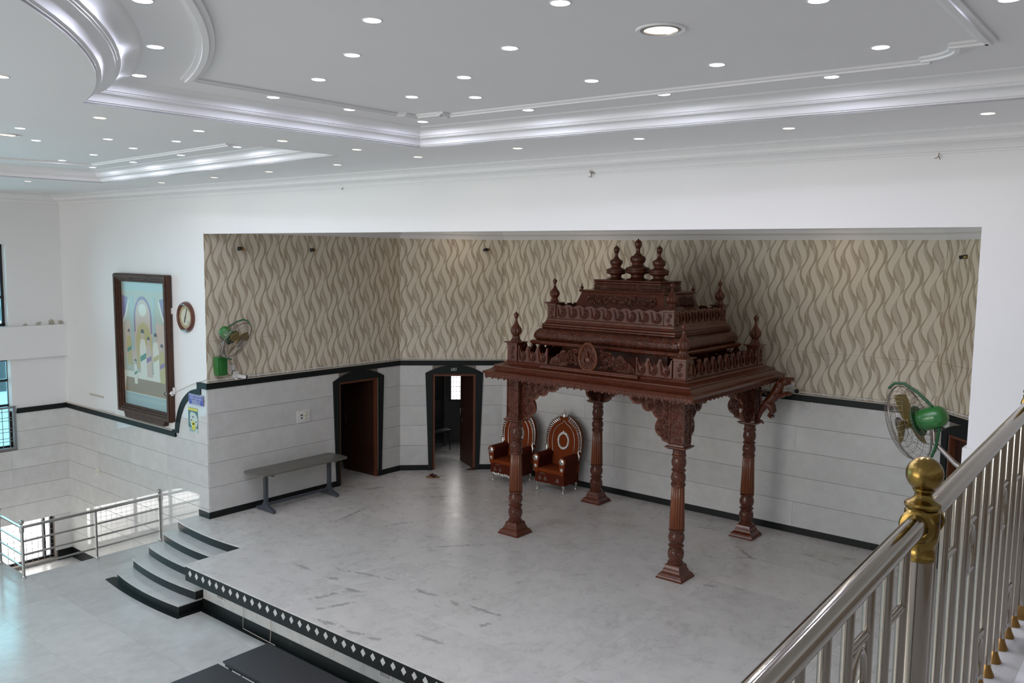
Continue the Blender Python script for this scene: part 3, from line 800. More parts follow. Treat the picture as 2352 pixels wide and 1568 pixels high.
# ------------------------------------------------------------------ doors
def door(name, M, xc, hw, leaf_angle, leaf_len, letters=None, open_in=True):
    r = struct(bpy.data.objects.new(name, None)); COL.objects.link(r); r.matrix_world = M @ Matrix.Translation((xc, 0, 0))
    zt = 2.066; so, sb, fi = hw + .155, hw + .083, hw - .047
    arcp = [(so * (1 - k / 10), 2.090 + .170 * (1 - (1 - k / 10) ** 2)) for k in range(21)]
    hw2 = hw
    pl = [(sb, 0)] + arcp + [(-sb, 0), (-hw2, 0), (-hw2, zt), (hw2, zt), (hw2, 0)]
    MB().prism(pl, [], -.034, -.012).build('arch_surround', 'black_trim', r, smooth=False, bev=.002)
    fr = [(hw2, 0), (hw2, zt), (-hw2, zt), (-hw2, 0), (-fi, 0), (-fi, zt - .047), (fi, zt - .047), (fi, 0)]
    MB().prism(fr, [], -.006, .10).build('door_frame', 'door_frame_wood', r, smooth=False, bev=.003)
    # leaf hinged at +x side, swung into the room behind
    lf = bpy.data.objects.new('door_leaf', MB().box(-leaf_len, 0, 0, .035, .008, zt - .05).mesh('door_leaf', 'door_leaf_wood', smooth=False, bev=.003))
    COL.objects.link(lf); lf.parent = r; lf.location = (fi - .002, .065, 0); lf.rotation_euler = (0, 0, -leaf_angle)
    for sy, zz in ((-.03, 1.05), (.04, 1.05)):
        hb = MB(); x = -leaf_len + .09
        hb.tube([(x, sy * .3, zz), (x, sy, zz), (x, sy, zz + .14), (x, sy * .3, zz + .14)], .008, 8)
        hb.box(x - .02, x + .02, min(sy * .2, 0) - .003, max(sy * .2, .035) + .003, zz - .16, zz - .06)
        hb.build('handle', 'steel', lf)
    if letters:
        o = text_mesh(r, 'lettering', letters, .085, 'sign_white', textM(-.015, 2.165, -.0355))
    return r
d1 = door('door_1', M_al, (4.27 + 5.28) / 2 - YF, .505, math.radians(88), .90)
d2 = door('door_2', M_ac, 1.145, .455, math.radians(72), .78, '\u0cb5\u0cb0')
d3 = door('door_3', M_ad, .79, .45, 0.0, .80)
# dim rooms behind the doors
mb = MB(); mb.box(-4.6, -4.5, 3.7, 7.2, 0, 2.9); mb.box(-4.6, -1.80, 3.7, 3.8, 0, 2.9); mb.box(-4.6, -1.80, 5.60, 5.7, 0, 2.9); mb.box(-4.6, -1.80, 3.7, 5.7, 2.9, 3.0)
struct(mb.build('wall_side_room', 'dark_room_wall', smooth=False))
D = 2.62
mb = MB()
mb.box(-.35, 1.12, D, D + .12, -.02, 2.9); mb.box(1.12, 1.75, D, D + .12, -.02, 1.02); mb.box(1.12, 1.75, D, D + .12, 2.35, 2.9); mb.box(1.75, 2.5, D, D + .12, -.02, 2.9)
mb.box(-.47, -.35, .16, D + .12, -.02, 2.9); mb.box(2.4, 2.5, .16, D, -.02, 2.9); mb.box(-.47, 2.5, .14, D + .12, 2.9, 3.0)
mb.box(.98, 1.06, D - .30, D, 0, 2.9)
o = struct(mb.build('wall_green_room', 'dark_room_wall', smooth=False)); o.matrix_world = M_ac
r = struct(bpy.data.objects.new('window_5', None)); COL.objects.link(r); r.matrix_world = M_ac
fm = MB(); fm.box(1.12, 1.17, D - .01, D + .06, 1.02, 2.35); fm.box(1.70, 1.75, D - .01, D + .06, 1.02, 2.35); fm.box(1.12, 1.75, D - .01, D + .06, 1.02, 1.07); fm.box(1.12, 1.75, D - .01, D + .06, 2.3, 2.35)
fm.build('window_frame', 'window_frame_black', r, smooth=False)
gm = MB()
for k in range(7): gm.box(1.22 + .075 * k - .006, 1.22 + .075 * k + .006, D + .02, D + .032, 1.07, 2.3)
for k in range(10): gm.box(1.17, 1.70, D + .015, D + .027, 1.15 + .115 * k - .006, 1.15 + .115 * k + .006)
gm.build('grille', 'window_frame_black', r, smooth=False)
oc = thing('chair', 'dark chair standing in the dim room seen through the half-open lettered door', 'chair')
oc.matrix_world = M_ac @ Matrix.Translation((.86, 1.95, 0)) @ Matrix.Rotation(.35, 4, 'Z')
MB().box(-.22, .22, -.22, .22, .43, .49).build('seat', 'black_plastic', oc, bev=.015)
MB().prism([(-.21, .62), (.21, .62), (.21, 1.08), (.15, 1.15), (-.15, 1.15), (-.21, 1.08)], [], .19, .23).build('backrest', 'black_plastic', oc, bev=.01)
for sx in (-1, 1):
    for sy in (-1, 1):
        MB().tube([(sx * .2, sy * .2, 0), (sx * .19, sy * .19, .44)] + ([(sx * .19, .21, .75)] if sy > 0 else []), .012, 8).build('leg', 'black_metal', oc)

# ------------------------------------------------------------------ carved wooden wedding canopy
CX, CY, HX, HY = 4.235, 5.56, 1.485, 1.21
cn = thing('wooden_canopy', 'large carved dark-brown wooden canopy on four turned posts, tiered roof with finials', 'canopy', (CX, CY, 0))
def curl(mb, cx, cz, r, turns=1.4, a0=0.0, dirn=1, y=0.0, th=.012, M=None, n=22, lift=0):
    pts = []
    for i in range(n):
        t = i / (n - 1); rr = r * (1 - .82 * t); a = a0 + dirn * turns * 2 * PI * t
        p = Vector((cx + rr * cos(a), y - lift * t, cz + rr * sin(a))); pts.append(M @ p if M else p)
    rs = [th * (1.0 - .35 * i / (n - 1)) for i in range(n)]
    mb.tube(pts, rs, 6)
    e = pts[-1]; mb.sphere(e, th * 1.25, 8, 5)
    return mb
# turned column (shared by the four posts)
colp = [(.10, .20), (.115, .215), (.115, .235), (.095, .25), (.095, .265), (.110, .29), (.120, .34), (.118, .385), (.100, .425), (.088, .438), (.088, .448),
        (.105, .458), (.120, .472), (.105, .486), (.088, .496), (.088, .508), (.105, .53), (.120, .575), (.116, .62), (.098, .665), (.098, .68), (.116, .69), (.116, .708), (.104, .718)]
colu = [(.088, 1.335), (.102, 1.345), (.106, 1.365), (.102, 1.385), (.090, 1.395), (.092, 1.41), (.106, 1.44), (.108, 1.48), (.098, 1.52), (.084, 1.545), (.084, 1.556),
        (.098, 1.565), (.108, 1.576), (.098, 1.588), (.082, 1.60), (.082, 1.612), (.096, 1.635), (.107, 1.68), (.104, 1.72), (.090, 1.76), (.092, 1.775), (.104, 1.785), (.104, 1.80),
        (.092, 1.81), (.092, 1.885)]
shaft_lo = MB().lathe(colp, 32, lobes=10, amp=.05, rmin=.1075).mesh('turned_shaft', 'carved_wood')
shaft_hi = MB().lathe(colu, 32, lobes=10, amp=.05, rmin=.1035).mesh('turned_shaft', 'carved_wood')
fl_m = MB()
for a_, b_, in ((.718, 1.335),):
    prof = [(.100, a_), (.112, a_ + .012), (.092, b_ - .012), (.084, b_)]
    fl_m.lathe(prof, 96, lobes=16, amp=.14)
flut = fl_m.mesh('fluted_shaft', 'amber_wood', angle=60)
plinth = MB().ring([(.205, 0), (.205, .018), (.195, .022), (.190, .045), (.165, .075), (.140, .095), (.138, .118), (.128, .130), (.118, .165), (.112, .195), (.10, .205)], 0, 0, cap=True).mesh('plinth', 'varnished_wood', bev=0)
abac = MB().ring([(.09, 1.878), (.125, 1.888), (.135, 1.90), (.155, 1.91), (.155, 1.928), (.12, 1.936), (.118, 1.95)], 0, 0, cap=True).mesh('abacus', 'varnished_wood')
blk = MB().ring([(.110, 1.935), (.116, 1.94), (.116, 1.965), (.108, 1.972), (.108, 2.60), (.116, 2.61), (.116, 2.655)], 0, 0, cap=True)
for sx in (-1, 1):
    for sy in (-1, 1): blk.box(sx * .108 - .012, sx * .108 + .012, sy * .108 - .012, sy * .108 + .012, 1.965, 2.62)
blkm = blk.mesh('carved_block', 'carved_wood', angle=30)
orn = MB()
for q in range(4):
    R_ = Matrix.Rotation(q * PI / 2, 4, 'Z')
    for k in range(6):
        curl(orn, (-1) ** k * .025, 2.03 + .095 * k, .048, 1.3, PI * (k % 2), 1 if k % 2 else -1, y=-.110, th=.010, M=R_, n=16)
    orn.tube([R_ @ Vector((.055 * sin(2 * PI * i / 8.0), -.109, 1.99 + .58 * i / 24)) for i in range(25)], .007, 6)
ornm = orn.mesh('leaf_carving', 'varnished_wood')
# lobed bracket: x away from the post, z up
bo = [(0, 1.935), (.05, 1.93), (.10, 1.945), (.165, 1.962), (.175, 2.0), (.235, 2.03), (.275, 2.075), (.292, 2.13), (.283, 2.19), (.255, 2.24), (.245, 2.268), (.29, 2.29), (.33, 2.335), (.345, 2.372),
      (.40, 2.352), (.45, 2.358), (.495, 2.385), (.515, 2.425), (.525, 2.455), (.60, 2.440), (.665, 2.455), (.715, 2.495), (.745, 2.55), (.765, 2.58), (.80, 2.655), (0, 2.655)]
brk = MB().prism(bo, [], -.020, .020).mesh('bracket_board', 'amber_wood', smooth=False, bev=.003)
bf = [(.012, 1.955)] + [(x * .955 + .004, z + .018) for x, z in bo[2:-2]] + [(.76, 2.64), (.012, 2.64)]
bfm = MB()
bfm.prism(bf, [], -.030, -.020); bfm.prism(bf, [], .020, .030)
bfmm = bfm.mesh('carved_panel', 'carved_wood', smooth=False, bev=.002)
bc = MB()
for sg in (-1, 1):
    yy = sg * .034
    for (cx_, cz_, r_, t_, a_, d_) in ((.10, 2.03, .060, 1.5, 0, 1), (.19, 2.12, .058, 1.4, 2, -1), (.085, 2.17, .062, 1.4, 1, 1), (.18, 2.24, .05, 1.4, 4, -1), (.09, 2.31, .065, 1.5, 3, -1), (.22, 2.36, .062, 1.4, 0, 1),
                                       (.10, 2.45, .066, 1.4, 1, 1), (.24, 2.50, .062, 1.5, 5, -1), (.37, 2.44, .055, 1.3, 2, 1), (.38, 2.56, .058, 1.4, 4, -1), (.50, 2.51, .05, 1.3, 1, 1), (.61, 2.53, .048, 1.3, 0, -1),
                                       (.11, 2.58, .055, 1.3, 3, 1), (.53, 2.60, .035, 1.2, 2, 1), (.70, 2.60, .035, 1.2, 3, -1)):
        curl(bc, cx_, cz_, r_, t_, a_, d_, y=yy, th=.012, n=15)
bcm = bc.mesh('scroll_carving', 'carved_wood')
for i, (sx, sy) in enumerate(((-1, -1), (1, -1), (-1, 1), (1, 1))):
    lab = None
    p = bpy.data.objects.new('post', blkm); COL.objects.link(p); p.parent = cn; p.location = (sx * HX, sy * HY, 0)
    for nm, me in (('plinth', plinth), ('turned_shaft', shaft_lo), ('fluted_shaft', flut), ('turned_shaft', shaft_hi), ('abacus', abac), ('leaf_carving', ornm)): inst(nm, me, p)
    for rz, px, py in ((0 if sx < 0 else PI, -sx, 0), (PI / 2 if sy < 0 else -PI / 2, 0, -sy)):
        b_ = inst('bracket', brk, cn, (sx * HX + px * .108, sy * HY + py * .108, 0), (0, 0, rz))
        inst('carved_panel', bfmm, b_); inst('scroll_carving', bcm, b_)
# eave and mouldings
ev = [(-.30, 2.655), (.30, 2.655), (.385, 2.672), (.40, 2.690), (.408, 2.705), (.395, 2.722), (.355, 2.735), (.31, 2.755), (.275, 2.785), (.262, 2.795)]
MB().ring(ev, HX, HY).build('eave', 'varnished_wood', cn, angle=30)
MB().ring([(.262, 2.792), (.275, 2.800), (.275, 2.815), (.262, 2.822), (.21, 2.835), (.165, 2.853), (.155, 2.868), (.10, 2.872), (-.6, 2.872)], HX, HY).build('upper_eave', 'varnished_wood', cn, angle=30)
MB().box(-HX - .1, HX + .1, -HY - .1, HY + .1, 2.645, 2.66).build('soffit_board', 'varnished_wood', cn, smooth=False)
def dentils(o, z, r, step, name='bead_row'):
    mb = MB()
    for s_, half, other in (('x', HX + o, HY + o), ('y', HY + o, HX + o)):
        n = int(2 * half / step)
        for k in range(n + 1):
            u_ = -half + 2 * half * k / n
            for sg in (-1, 1):
                x, y = (u_, sg * other) if s_ == 'x' else (sg * other, u_)
                mb.box(x - r, x + r, y - r, y + r, z - r, z + r)
    b_ = mb.build(name, 'varnished_wood', cn, smooth=False); b_['kind'] = 'stuff'; return b_
dentils(.262, 2.788, .008, .034)
def fringe(o, ztop, h, pitch, t=.018):
    mb = MB()
    for s_, half, other in (('x', HX + o, HY + o), ('y', HY + o, HX + o)):
        n = int(round(2 * half / pitch)); p_ = 2 * half / n
        pl = [(-half, ztop)]
        for k in range(n):
            a = -half + p_ * k; dp = h if k % 2 == 0 else h * .78
            for j in range(7): pl.append((a + p_ * (j + .0) / 7 + p_ * .07, ztop - h * .45 - (dp - h * .45) * sin(PI * (j + .5) / 7)))
        pl.append((half, ztop)); pl = pl[::-1]
        for sg in (-1, 1):
            if s_ == 'x': M = Matrix.Translation((0, sg * other, 0))
            else: M = Matrix.Translation((sg * other, 0, 0)) @ Matrix.Rotation(PI / 2, 4, 'Z')
            mb.prism(pl, [], -t / 2, t / 2, M)
            for k in range(n):
                a = -half + p_ * (k + .5)
                if s_ == 'x' and sg > 0: continue
                Mc = M @ Matrix.Rotation(0 if sg < 0 or s_ == 'x' else 0, 4, 'Z')
                yy = -t / 2 - .003 if (s_ == 'x') else (-t / 2 - .003 if sg > 0 else t / 2 + .003)
                mb.tube([Mc @ Vector((a + p_ * .30 * cos(q), yy, ztop - h * .42 + h * .28 * sin(q))) for q in [2 * PI * j / 10 for j in range(10)]], .006, 5, closed=True)
    return mb.build('scalloped_fringe', 'varnished_wood', cn, angle=30)
fringe(.372, 2.672, .075, .062)
# parapets
def paisley(w, h, t=.035):
    pk = .5 * w
    def edge(sgn):
        pts = [(sgn * pk, h), (sgn * (pk - .014), h), (sgn * (pk - .026), h - .008), (sgn * (pk - .034), h - .028), (sgn * (pk - .034), h - .05)]
        x, z = pk - .034, h - .05
        for k in range(4): x -= .011; pts.append((sgn * x, z)); z -= .017; pts.append((sgn * x, z))
        return pts
    r_, l_ = edge(1), edge(-1)
    outer = [(-pk, 0), (pk, 0)] + r_ + l_[::-1]
    hc = (0, h * .36)
    return MB().prism(outer, [circle(hc[0], hc[1], .016, 10)], 0, t), hc
def arcs(mb, hc, w, h, n=3):
    for k in range(n):
        rr = .036 + .020 * k
        mb.tube([(hc[0] + rr * cos(a) * .95, -.002 - .004 * (n - k), hc[1] + .004 + rr * sin(a)) for a in [-PI * .70 + PI * 1.25 * j / 12 for j in range(13)]], .008, 6)
    mb.tube([(-.45 * w, -.006, h * .85), (-.36 * w, -.012, h * .5), (-.30 * w, -.010, .035)], [.010, .015, .010], 6)
    curl(mb, -.30 * w, h * .28, .030, 1.1, 0, -1, y=-.008, th=.008, n=12)
    return mb
PW, PH = .232, .262
p1, hc1 = paisley(PW, PH); p1m = p1.mesh('paisley_panel', 'varnished_wood', smooth=False, bev=.0025)
p1c = arcs(MB(), hc1, PW, PH).mesh('relief', 'column_wood')
QW, QH = .205, .222
def paisley2(w, h, t=.035):
    outer = [(-.5 * w, 0), (.5 * w, 0), (.5 * w, h), (.30 * w, h), (.22 * w, h - .014), (.10 * w, h - .020), (0, h - .034), (-.10 * w, h - .020), (-.22 * w, h - .014), (-.30 * w, h), (-.5 * w, h)]
    hc = (0, h * .42); return MB().prism(outer, [circle(hc[0], hc[1], .013, 10)], 0, t), hc
p2, hc2 = paisley2(QW, QH); p2m = p2.mesh('paisley_panel', 'varnished_wood', smooth=False, bev=.0025)
p2c = arcs(MB(), hc2, QW, QH, 3).mesh('relief', 'column_wood')
def run(pm, pc, w, o, z, x0, x1, side):
    n = max(1, round((x1 - x0) / w)); s_ = (x1 - x0) / n
    for k in range(n):
        u_ = x0 + s_ * (k + .5)
        if side == 'f': loc, rz = (u_, -(HY + o), z), 0
        elif side == 'b': loc, rz = (-u_, HY + o, z), PI
        elif side == 'r': loc, rz = (HX + o, u_, z), PI / 2
        else: loc, rz = (-(HX + o), -u_, z), -PI / 2
        a = inst('paisley_panel', pm, cn, loc, (0, 0, rz), (s_ / w, 1, 1)); inst('relief', pc, a)
Z1 = 2.885
run(p1m, p1c, PW, .112, Z1, -(HX - .10), -.80, 'f'); run(p1m, p1c, PW, .112, Z1, .80, HX - .10, 'f')
run(p1m, p1c, PW, .112, Z1, -(HX - .10), HX - .10, 'b')
run(p1m, p1c, PW, .112, Z1, -(HY - .10), HY - .10, 'r'); run(p1m, p1c, PW, .112, Z1, -(HY - .10), HY - .10, 'l')
MB().ring([(.125, 2.868), (.128, 2.882), (.112, 2.890), (.06, 2.890)], HX, HY).build('parapet_sill', 'varnished_wood', cn, angle=30)
Z2 = 3.585
MB().ring([(-.31, 3.505), (-.318, 3.53), (-.328, 3.545), (-.328, 3.575), (-.338, 3.587), (-.39, 3.587)], HX, HY).build('upper_parapet_sill', 'varnished_wood', cn, angle=30)
run(p2m, p2c, QW, -.345, Z2, -(HX - .515), HX - .515, 'f'); run(p2m, p2c, QW, -.345, Z2, -(HX - .515), HX - .515, 'b')
run(p2m, p2c, QW, -.345, Z2, -(HY - .515), HY - .515, 'r'); run(p2m, p2c, QW, -.345, Z2, -(HY - .515), HY - .515, 'l')
# corner blocks with finials
def finial_mesh(name, sc, mat):
    pr = [(.0, 0), (.092, 0), (.092, .012), (.080, .022), (.066, .05), (.056, .078), (.060, .088), (.052, .094), (.072, .115), (.092, .155), (.094, .180), (.086, .212), (.064, .246), (.040, .280), (.026, .315), (.018, .355),
          (.020, .372), (.030, .380), (.024, .388), (.036, .405), (.042, .428), (.036, .450), (.016, .465), (.008, .480), (.0005, .490)]
    return MB().lathe([(r * sc[0], z * sc[1]) for r, z in pr], 48, lobes=12, amp=.13, rmin=.045 * sc[0], zr=(0, .26 * sc[1])).mesh(name, mat)
f1 = finial_mesh('finial', (1, 1), 'column_wood'); f2 = finial_mesh('finial', (.88, .80), 'varnished_wood'); f3 = finial_mesh('finial', (.32, .20), 'varnished_wood')
def cblock(h, w, cap):
    mb = MB().ring([(w, 0), (w, .022), (w - .008, .03), (w - .008, h - .035), (w, h - .028), (w, h), (cap, h + .006), (cap + .006, h + .014), (cap, h + .022), (.07, h + .03)], 0, 0, cap=True)
    for q in range(4):
        R_ = Matrix.Rotation(q * PI / 2, 4, 'Z')
        for k in range(3): curl(mb, (-1) ** k * .014, .075 + .075 * k, .036, 1.3, k * 2.2, (-1) ** k, y=-w + .004, th=.008, M=R_, n=12)
    return mb
cb1 = cblock(.305, .105, .135).mesh('corner_block', 'varnished_wood', angle=30); cb2 = cblock(.305, .088, .115).mesh('corner_block', 'varnished_wood', angle=30)
for sx in (-1, 1):
    for sy in (-1, 1):
        b_ = inst('corner_block', cb1, cn, (sx * (HX + .02), sy * (HY + .02), 2.87)); inst('finial', f1, b_, (0, 0, .327))
        b_ = inst('corner_block', cb2, cn, (sx * (HX - .42), sy * (HY - .42), 3.51)); inst('finial', f2, b_, (0, 0, .327))
# bulging drum tier
dr = [(-.52, 2.87), (-.52, 3.125), (-.175, 3.155), (-.150, 3.175), (-.145, 3.205), (-.152, 3.220), (-.180, 3.228), (-.215, 3.236)]
MB().ring(dr, HX, HY).build('drum_base', 'varnished_wood', cn, angle=30)
bl = [(-.215, 3.236), (-.196, 3.252), (-.186, 3.278), (-.186, 3.305), (-.194, 3.34), (-.214, 3.375), (-.245, 3.408), (-.285, 3.430)]
MB().ring(bl, HX, HY).build('bulging_tier', 'carved_wood', cn, angle=60)
MB().ring([(-.285, 3.430), (-.268, 3.437), (-.268, 3.452), (-.286, 3.462), (-.275, 3.474), (-.275, 3.492), (-.30, 3.500), (-.312, 3.512), (-.9, 3.512)], HX, HY).build('tier_moulding', 'varnished_wood', cn, angle=30)
dentils(-.270, 3.445, .006, .03); dentils(-.150, 3.190, .006, .03)
# sloping tier, slab, cap
MB().ring([(-.55, 3.52), (-.60, 3.66), (-.655, 3.78), (-.71, 3.93), (-.735, 4.010)], HX, HY).build('sloping_tier', 'varnished_wood', cn, angle=30)
sc_ = MB()
sl = math.atan2(.055, .15)
for k in range(9):
    x = -.56 + .14 * k
    curl(sc_, x, 0, .070, 1.5, k * 1.3, (-1) ** k, th=.021, n=16); curl(sc_, x + .07, -.03, .045, 1.2, k * 2.1, (-1) ** (k + 1), th=.017, n=12); curl(sc_, x + .06, .04, .034, 1.1, k, (-1) ** k, th=.014, n=10)
scm = sc_.mesh('scroll_band', 'carved_wood')
tq = -sl
inst('scroll_band', scm, cn, (0, -(HY - .688), 3.895), (tq, 0, 0))
inst('scroll_band', scm, cn, (0, (HY - .688), 3.895), (tq, 0, PI))
inst('scroll_band', scm, cn, (HX - .688, 0, 3.895), (tq, 0, PI / 2), (.62, 1, 1)); inst('scroll_band', scm, cn, (-(HX - .688), 0, 3.895), (tq, 0, -PI / 2), (.62, 1, 1))
MB().ring([(-.735, 4.005), (-.705, 4.015), (-.700, 4.030), (-.705, 4.045), (-.735, 4.052), (-.95, 4.058)], HX, HY).build('tier_slab', 'varnished_wood', cn, angle=30)
for sx in (-1, 1):
    for sy in (-1, 1): inst('finial', f3, cn, (sx * (HX - .735), sy * (HY - .735), 4.045))
MB().ring([(-.865, 4.055), (-.865, 4.070), (-.880, 4.078), (-.875, 4.10), (-.878, 4.13), (-.890, 4.150)], HX, HY).build('cap_band', 'carved_wood', cn, angle=30)
MB().ring([(-.890, 4.148), (-.875, 4.156), (-.872, 4.172), (-.888, 4.184), (-.872, 4.192), (-.868, 4.206), (-.880, 4.214)], HX, HY, cap=True).build('cap_plate', 'varnished_wood', cn, angle=30)
kp = [(.001, 0), (.182, 0), (.185, .010), (.172, .020), (.130, .030), (.112, .042), (.104, .060), (.108, .085), (.125, .098), (.168, .106), (.190, .124), (.194, .142), (.184, .152), (.184, .160), (.196, .168), (.194, .188), (.172, .208), (.125, .220), (.100, .238), (.090, .252),
      (.090, .268), (.105, .282), (.116, .300), (.126, .330), (.126, .352), (.112, .378), (.078, .394), (.062, .400), (.066, .410), (.052, .420), (.036, .440), (.030, .475), (.030, .500), (.042, .520), (.050, .530), (.044, .540), (.056, .560),
      (.060, .585), (.054, .612), (.034, .634), (.014, .646), (.008, .662), (.0005, .668)]
km = MB().lathe(kp, 64, lobes=32, amp=.035, rmin=.095, zr=(.09, .39)).mesh('kalasha_finial', 'column_wood', angle=60)
inst('finial', km, cn, (0, 0, 4.212))
for dx in (-.405, .39): inst('finial', km, cn, (dx, 0, 4.212), None, (.83, .83, .84))
# medallion, scrolls and its shelf in the middle of the front parapet
MB().ring([(0, 0), (.02, .012), (.02, .03), (.008, .04), (.008, .055), (-.01, .06)], .86, .055, cap=True).build('medallion_shelf', 'varnished_wood', cn, (0.02, -(HY + .15), 2.835), angle=30)
dm_ = MB()
def egg(k, y): return [(.152 * k * sin(a) * (1 - .16 * cos(a)), y, .205 * k * cos(a)) for a in [2 * PI * i / 32 for i in range(32)]]
dm_.prism([(p[0], p[2]) for p in egg(.93, 0)], [], -.02, .03)
md = dm_.build('medallion', 'carved_wood', cn, (0.02, -(HY + .175), 3.085), smooth=False)
MB().tube(egg(1, -.022), .020, 8, closed=True).build('medallion_rim', 'amber_wood', md)
br_ = MB(); pts = egg(1, -.042)
for i in range(0, 32): br_.sphere(pts[i], .0085, 6, 4)
br_.build('bead_ring', 'varnished_wood', md)
em = MB(); em.sphere((0, -.02, -.045), .055, 14, 8, (1, .5, 1)); em.tube([(0, -.03, .0), (0, -.05, .05), (0, -.03, .09)], [.022, .016, .006], 8)
for sg in (-1, 1): em.tube([(sg * .02, -.03, -.03), (sg * .06, -.035, -.01), (sg * .075, -.03, -.06), (sg * .05, -.03, -.10)], [.014, .012, .010, .008], 6)
em.build('medallion_figure', 'varnished_wood', md)
for sg in (-1, 1):
    sm_ = MB(); X0 = .02
    sm_.tube([(sg * (.29 + .155 * cos(a)), 0, .02 + .155 * sin(a)) for a in [PI * j / 14 for j in range(15)]], .016, 6)
    sm_.tube([(sg * (.29 + .122 * cos(a)), 0, .02 + .122 * sin(a)) for a in [PI * j / 14 for j in range(15)]], .011, 6)
    for (x, z, r_, t_, a_, d_) in ((.33, .075, .05, 1.4, 1, 1), (.25, .045, .045, 1.4, 2, -1), (.36, 0, .045, 1.4, 0, 1), (.27, -.035, .045, 1.3, 3, 1), (.18, -.055, .03, 1.3, 3, 1), (.50, .075, .045, 1.5, 1, -1), (.52, 0, .055, 1.5, 4, 1), (.44, -.045, .035, 1.3, 2, 1), (.62, -.03, .042, 1.4, 1, 1),
                                   (.60, .05, .03, 1.3, 1, -1), (.71, -.055, .03, 1.3, 1, 1), (.20, .19, .03, 1.2, 2, 1)):
        curl(sm_, sg * x, z, r_, t_, a_, d_ * sg, th=.012, n=16)
    sm_.prism([(sg * .44, -.09), (sg * .78, -.09), (sg * .74, .0), (sg * .60, .08), (sg * .54, .15), (sg * .48, .15), (sg * .44, .06)], [], .008, .022)
    sm_.build('scrollwork', 'carved_wood', cn, (X0, -(HY + .125), 2.99))
# rearing lion bracket on the outer side of the rear right post
yl = bpy.data.objects.new('lion_bracket', None)
ym = MB()
ym.tube([(.0, 0, 1.93), (.03, 0, 2.0), (.06, 0, 2.10), (.11, 0, 2.20), (.19, 0, 2.29), (.27, 0, 2.38), (.32, 0, 2.48), (.35, 0, 2.57), (.39, 0, 2.63)], [.020, .030, .042, .062, .078, .088, .088, .078, .062], 12)
ym.sphere((.44, 0, 2.645), .070, 14, 9, (1.2, .95, 1.0)); ym.tube([(.47, 0, 2.665), (.54, 0, 2.69), (.585, 0, 2.70)], [.050, .036, .024], 8); ym.tube([(.47, 0, 2.615), (.54, 0, 2.625)], [.030, .018], 8)
for k in range(7): ym.sphere((.33 + .02 * (k % 2), .05 * (-1) ** k, 2.46 + .032 * k), .036, 8, 6)
for sg in (-1, 1):
    ym.tube([(.30, sg * .05, 2.44), (.40, sg * .055, 2.41), (.47, sg * .05, 2.45), (.53, sg * .045, 2.455)], [.048, .038, .028, .034], 8)
    ym.tube([(.15, sg * .045, 2.26), (.24, sg * .05, 2.22), (.27, sg * .05, 2.14), (.22, sg * .05, 2.07), (.27, sg * .05, 2.05)], [.062, .054, .036, .028, .030], 8)
    ym.tube([(.41, sg * .04, 2.70), (.395, sg * .05, 2.74)], [.022, .005], 6)
ym.tube([(.01, 0, 1.97), (.09, 0, 1.955), (.12, 0, 1.92)], [.026, .022, .014], 8)
ym.tube([(.12, 0, 2.24), (.05, 0, 2.30), (.05, 0, 2.42), (.12, 0, 2.46), (.14, 0, 2.40)], [.022, .020, .018, .018, .024], 8)
ym.build('lion_bracket', 'varnished_wood', cn, (HX + .11, HY, 0), (0, 0, 0))
bpy.data.objects.remove(yl)

